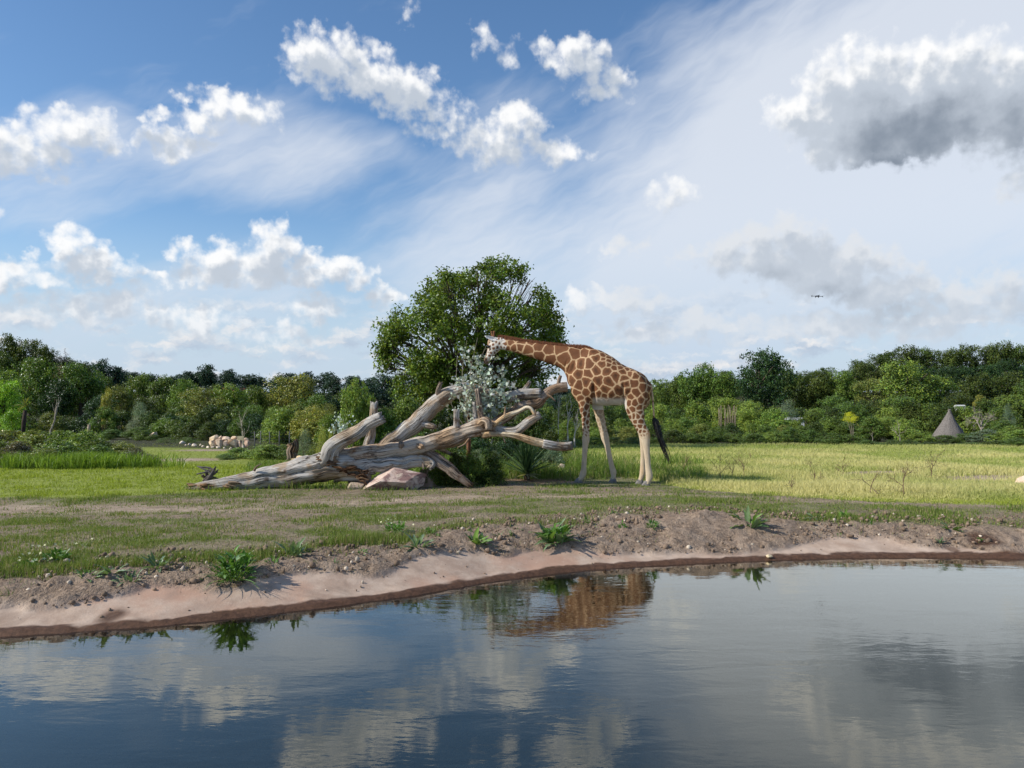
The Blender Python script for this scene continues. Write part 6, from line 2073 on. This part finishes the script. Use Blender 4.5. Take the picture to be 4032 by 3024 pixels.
# --- palm like tree at the lime tree
pal = empty('palm_tree', tuple(P(92, 1700, 56)))
tag(pal, 'shaggy dark trunked tree with ragged light fronds beside the lime green tree', 'tree')
mb = MB(); mb.tube([Vector((P(90, 1705, 56).x, 56, gzf(P(90, 1705, 56).x, 56) - 0.1)), P(94, 1660, 56), P(100, 1615, 56)], [0.13, 0.14, 0.12], 10)
part_world('trunk', mb.mesh('palm_trunk', M_bark), pal).color = (0.08, 0.06, 0.05, 1)
fr_m = blade_mesh('frond', 1.0, 0.16, 0.8, 8, 0.3, 0.01, 'broad', (0.19, 0.21, 0.06), notch=1)
top_ = P(102, 1600, 56) - Vector(pal.location)
for q in range(26):
    put_leaf(fr_m, pal, top_, rr.uniform(0, 6.28), R(rr.uniform(-20, 85)), rr.uniform(-0.4, 0.4), rr.uniform(0.5, 1.0), 'frond')

# --- drone
dp = P(3218, 1166, 30)
dr = empty('drone', tuple(dp))
tag(dr, 'small dark quadcopter drone flying in front of the clouds', 'drone')
M_dr = plain('drone_shell', (0.05, 0.055, 0.07), 0.45, 0.5)
M_pr = plain('propeller', (0.03, 0.03, 0.035), 0.5, 0.4)
bm = bmesh.new()
bmesh.ops.create_cube(bm, size=1.0)
bmesh.ops.scale(bm, vec=(0.085, 0.17, 0.055), verts=bm.verts)
bmesh.ops.bevel(bm, geom=list(bm.edges), offset=0.016, segments=3, affect='EDGES')
m_ = bpy.data.meshes.new('drone_body'); bm.to_mesh(m_); bm.free(); m_.materials.append(M_dr)
obj('body', m_, dr)
for sx_ in (-1, 1):
    for sy_ in (-1, 1):
        tip = np.array((0.155 * sx_, 0.13 * sy_, 0.012 if sy_ > 0 else -0.03))
        mb = MB(); mb.tube([(0.03 * sx_, 0.06 * sy_, 0.005 if sy_ > 0 else -0.012), tip], [0.011, 0.009], 8)
        arm = obj('arm', mb.mesh('drone_arm', M_dr), dr)
        mb = MB(); mb.tube([tip + np.array((0, 0, -0.028)), tip + np.array((0, 0, 0.03))], [0.013, 0.013], 10)
        obj('motor', mb.mesh('drone_motor', M_dr), arm)
        mb = MB(); a_ = 0.5 * sx_ + sy_
        for q in (0, math.pi):
            cxq, syq = math.cos(a_ + q), math.sin(a_ + q)
            mb.add([tip + np.array((0, 0, 0.034)), tip + np.array((0.05 * cxq - 0.012 * syq, 0.05 * syq + 0.012 * cxq, 0.038)), tip + np.array((0.105 * cxq, 0.105 * syq, 0.034)), tip + np.array((0.05 * cxq + 0.006 * syq, 0.05 * syq - 0.006 * cxq, 0.032))], [(0, 1, 2, 3)])
        obj('propeller', mb.mesh('drone_propeller', M_pr, False), arm)
mb = MB(); mb.tube([(0, -0.075, -0.045), (0, -0.105, -0.045)], [0.02, 0.018], 10)
obj('camera_gimbal', mb.mesh('drone_gimbal', M_pr), dr)
dr.rotation_euler = (R(6), R(-4), R(8))

# --- tiny visitor at the rock outcrop: one continuous skinned figure
pp = P(487, 1686, 76)
sk = bpy.data.meshes.new('person_skeleton')
zb = gzf(pp.x, 76)
top_z = P(487, 1656, 76).z
hgt_ = 1.68
base_z = max(top_z - hgt_, zb)
J = {'pel': (0, 0, .95), 'ch': (0, 0, 1.28), 'nk': (0, 0, 1.45), 'hd': (0, -.02, 1.60), 'sl': (-.17, 0, 1.38), 'el': (-.22, -.08, 1.12), 'hl': (-.12, -.24, 1.02), 'sr': (.17, 0, 1.38), 'er': (.23, -.05, 1.12), 'hr': (.15, -.22, 1.0), 'kl': (-.10, -.02, .5), 'fl': (-.11, 0, .06), 'tl': (-.11, -.14, .04), 'kr': (.10, .02, .5), 'fr': (.11, .02, .06), 'tr': (.11, -.12, .04)}
rad_ = {'pel': .13, 'ch': .14, 'nk': .055, 'hd': .10, 'sl': .06, 'el': .045, 'hl': .035, 'sr': .06, 'er': .045, 'hr': .035, 'kl': .065, 'fl': .045, 'tl': .04, 'kr': .065, 'fr': .045, 'tr': .04}
ks = list(J)
ed = [('pel', 'ch'), ('ch', 'nk'), ('nk', 'hd'), ('ch', 'sl'), ('sl', 'el'), ('el', 'hl'), ('ch', 'sr'), ('sr', 'er'), ('er', 'hr'), ('pel', 'kl'), ('kl', 'fl'), ('fl', 'tl'), ('pel', 'kr'), ('kr', 'fr'), ('fr', 'tr')]
sk.from_pydata([J[q] for q in ks], [(ks.index(a_), ks.index(b_)) for a_, b_ in ed], [])
so = bpy.data.objects.new('tmp', sk); COL.objects.link(so)
sm_ = so.modifiers.new('s', 'SKIN')
for i, q in enumerate(ks):
    sk.skin_vertices[0].data[i].radius = (rad_[q], rad_[q] * 0.85)
sk.skin_vertices[0].data[0].use_root = True
so.modifiers.new('d', 'SUBSURF').levels = 2
bpy.context.view_layer.update()
pm2 = bpy.data.meshes.new_from_object(so.evaluated_get(bpy.context.evaluated_depsgraph_get()))
bpy.data.objects.remove(so)
pm2.materials.clear()
pvs = np.zeros(len(pm2.vertices) * 3, np.float32); pm2.vertices.foreach_get('co', pvs); pvs = pvs.reshape(-1, 3)
shirt = (pvs[:, 2] > 0.93) & (pvs[:, 2] < 1.47)
skin_ = (pvs[:, 2] >= 1.47) | ((np.abs(pvs[:, 1]) > 0.16) & (pvs[:, 2] > 0.9))
hair = (pvs[:, 2] > 1.62) | ((pvs[:, 2] > 1.52) & (pvs[:, 1] > 0.0))
cc_ = np.where(shirt[:, None], (0.62, 0.68, 0.76), (0.16, 0.2, 0.28))
cc_ = np.where(skin_[:, None], (0.45, 0.30, 0.22), cc_)
cc_ = np.where(hair[:, None], (0.10, 0.07, 0.05), cc_)
add_col(pm2, 'tint', cc_)
mm, t, out = material('person_clothes'); principled(t, out, attr(t, 'tint'), 0.8, 0.2)
pm2.materials.append(mm)
pe = empty('person', (pp.x, 76, base_z))
tag(pe, 'tiny person in light clothing standing behind the rock outcrop', 'person')
obj('body', pm2, pe)

# ------------------------------------------------------------------ grass
def blades(name, X, Y, H, Wd, Ccol, seed, label, lean=0.35, tri=False):
    r4 = np.random.default_rng(seed)
    n = len(X)
    z0 = gz(X, Y) - 0.01
    a_ = r4.uniform(0, 2 * math.pi, n)
    la = r4.uniform(0, 2 * math.pi, n)
    ll = np.abs(r4.normal(0, lean, n)) * H
    wv = np.stack([np.cos(a_) * Wd / 2, np.sin(a_) * Wd / 2, np.zeros(n)], 1)
    b_ = np.stack([X, Y, z0], 1)
    tip = b_ + np.stack([np.cos(la) * ll, np.sin(la) * ll, H], 1)
    if tri:
        V = np.stack([b_ - wv, b_ + wv, tip], 1).reshape(-1, 3)
        k = 3
    else:
        mid = b_ + np.stack([np.cos(la) * ll * 0.28, np.sin(la) * ll * 0.28, H * 0.55], 1)
        V = np.stack([b_, mid + wv, tip, mid - wv], 1).reshape(-1, 3)
        k = 4
    me_ = mesh_np(name, V, np.arange(n * k).reshape(n, k), False, M_grass)
    add_col(me_, 'tint', np.repeat(Ccol, k, 0))
    return tag(obj(name, me_), label, 'grass', kind='stuff')


def sample(n, y0, y1, seed, spread=0.80):
    """points over the visible ground, about even in the picture"""
    r4 = np.random.default_rng(seed)
    Y = 1.0 / r4.uniform(1.0 / y1, 1.0 / y0, n)
    X = r4.uniform(-spread, spread, n) * Y
    return X, Y, r4


# short trampled turf on the bank
X, Y, r4 = sample(1100000, 6.2, 23.0, 601)
Zz = zones(X, Y)
cl = fbm(X * 3.0, Y * 3.0, oct=3, seed=611)
dens_ = Zz['grass'] * (1 - Zz['mead'] * 0.15) * np.clip(0.55 + 0.9 * cl, 0.05, 1)
dens_ = np.maximum(dens_, 0.03 * (1 - Zz['pink']) * (Zz['s'] > 0.5))
k_ = (r4.random(len(X)) < dens_ * 1.0) & (Zz['s'] > 0.3)
X, Y, cl = X[k_], Y[k_], cl[k_]
Zk = zones(X, Y)
n = len(X)
big = sst(fbm(X * 1.6, Y * 1.6, oct=3, seed=613), 0.05, 0.5)
edge = np.exp(-((Y - f_grass(X) - 0.15) / 0.35) ** 2)
H = r4.uniform(0.017, 0.046, n) * (1 + 0.9 * big + (0.8 + 1.4 * sst(-X, -1, 2)) * edge) * (1 + 0.3 * Zk['mead'])
Wd = r4.uniform(0.008, 0.014, n) * (Y / 10)
g0_ = np.array([0.125, 0.190, 0.042]); g1_ = np.array([0.21, 0.265, 0.070]); dry = np.array([0.34, 0.29, 0.16]); lawn = np.array([0.285, 0.345, 0.055])  # bank turf darker than lawn: on the left its shade is painted in
u_ = r4.random(n)[:, None]
C = g0_ * (1 - u_) + g1_ * u_
C = C * (1 - Zk['mead'][:, None]) + (lawn * r4.uniform(0.75, 1.3, (n, 1))) * Zk['mead'][:, None]
dm = (r4.random(n) < 0.12 + 0.15 * (1 - Zk['grass']))[:, None]
C = np.where(dm & (Zk['mead'][:, None] < 0.5), dry * r4.uniform(0.7, 1.2, (n, 1)), C)
blades('short_turf', X, Y, H, Wd, C, 602, 'short patchy green turf covering the bank', tri=True)
NT_SHORT = n

# taller green grass round the log, the plant and the giraffe
X, Y, r4 = sample(520000, 14.0, 24.0, 621)
pxx = X / Y * FPX + 2016
ring = np.zeros_like(X)
tallh = np.zeros_like(X)
for (pa, pb, ya, yb_, hh, dd) in ((1690, 1995, 16.0, 18.6, 0.34, 1.0), (1960, 2260, 16.9, 19.5, 0.26, 0.9), (2600, 2760, 16.6, 20.5, 0.20, 0.7), (2330, 2640, 17.3, 20.5, 0.26, 0.8), (1700, 2750, 17.8, 23.0, 0.36, 0.55), (1080, 1420, 15.05, 15.75, 0.16, 0.30), (700, 1080, 14.8, 15.15, 0.10, 0.35), (1420, 1720, 14.85, 15.3, 0.11, 0.35), (1000, 1700, 16.3, 23.0, 0.20, 0.45)):
    soft_ = sst(pxx, pa - 40, pa + 40) * (1 - sst(pxx, pb - 40, pb + 40)) * sst(Y, ya - 0.15, ya + 0.25) * (1 - sst(Y, yb_ - 0.4, yb_ + 0.2))
    tallh = np.where(soft_ * dd > ring, hh, tallh)
    ring = np.maximum(ring, soft_ * dd)
ring *= np.clip(0.55 + 1.1 * fbm(X * 1.2, Y * 1.2, oct=3, seed=622), 0, 1)
k_ = r4.random(len(X)) < ring * 0.9
X, Y, tallh = X[k_], Y[k_], tallh[k_]
n = len(X)
H = tallh * r4.uniform(0.35, 1.35, n) * (1 + 0.5 * fbm(X * 0.9, Y * 0.9, oct=2, seed=623))
Wd = r4.uniform(0.006, 0.012, n) * (Y / 12)
u_ = r4.random(n)[:, None]
C = np.array([0.10, 0.175, 0.034]) * (1 - u_) + np.array([0.21, 0.29, 0.065]) * u_
C = np.where((r4.random(n) < 0.10)[:, None], np.array([0.36, 0.33, 0.17]), C)
blades('tall_grass', X, Y, H, Wd, C, 624, 'tall green grass growing around the fallen tree and the giraffe legs', 0.45)
NT_TALL = n

# pale long meadow grass on the right, greener on the left
X, Y, r4 = sample(740000, 12.0, 46.0, 631, 0.93)
Zz = zones(X, Y)
w_ = Zz['mead'] * np.clip(0.35 + Zz['yellow'], 0, 1) * (1 - Zz['sandy'])
pxx = X / Y * FPX + 2016
leftlawn = (pxx < 1000) & (Y < 20.3)
w_ = np.where(leftlawn, 0, w_) * np.where(pxx < 1100, 0.7 * sst(Y, 19.8, 22.5), 1)
k_ = r4.random(len(X)) < w_ * 0.95
X, Y = X[k_], Y[k_]
yel = Zz['yellow'][k_]
n = len(X)
vv = fbm(X * 0.35, Y * 0.35, oct=3, seed=633)
H = r4.uniform(0.06, 0.19, n) * (0.25 + 0.85 * yel) * (1 + 0.6 * vv) * (0.25 + 0.75 * sst(Y - f_meadow(X), 0.0, 1.8)) * np.where(X > 3.5, 0.8, 1)
Wd = r4.uniform(0.008, 0.014, n) * np.maximum(1, Y / 16)
ya_, yb2 = np.array([0.30, 0.36, 0.10]), np.array([0.60, 0.56, 0.27])
u_ = np.clip(r4.random(n) * 0.75 + 1.3 * vv + 0.12, 0, 1)[:, None]
C = ya_ * (1 - u_) + yb2 * u_
gcol_ = np.array([0.22, 0.28, 0.05]) * (1 - u_) + np.array([0.36, 0.39, 0.09]) * u_
C = gcol_ * (1 - yel[:, None]) + C * yel[:, None]
far_ = sst(Y, 27, 40)[:, None] * 0.5
C = C * (1 - far_) + np.array([0.22, 0.29, 0.06]) * far_
blades('meadow_grass', X, Y, H, Wd, C, 634, 'long pale yellow green grass of the sunlit meadow', 0.5)
NT_MEAD = n

# grass fringe in front of the bramble mound
X, Y, r4 = sample(150000, 19.5, 22.0, 641, 0.75)
pxx = X / Y * FPX + 2016
w_ = sst(-X, 8.4, 9.6) * sst(Y, 19.7, 20.2) * (1 - sst(Y, 20.9, 21.4)) * np.clip(0.4 + 1.3 * fbm(X * 0.8, Y * 0.8, oct=3, seed=643), 0, 1)
k_ = r4.random(len(X)) < w_
X, Y = X[k_], Y[k_]
n = len(X)
H = r4.uniform(0.14, 0.50, n)
Wd = r4.uniform(0.010, 0.018, n) * 1.4
u_ = r4.random(n)[:, None]
C = np.array([0.13, 0.22, 0.03]) * (1 - u_) + np.array([0.26, 0.38, 0.06]) * u_
blades('grass_fringe', X, Y, H, Wd, C, 644, 'lush tall green grass fringe along the bramble mound', 0.5)
NT_FR = n
print('BLADES', NT_SHORT, NT_TALL, NT_MEAD, NT_FR)
print('TRIS', sum(len(m.loop_triangles) if m.loop_triangles else sum(max(1, len(p.vertices) - 2) for p in m.polygons) if len(m.polygons) < 2000 else len(m.loops) - 2 * len(m.polygons) for m in bpy.data.meshes))
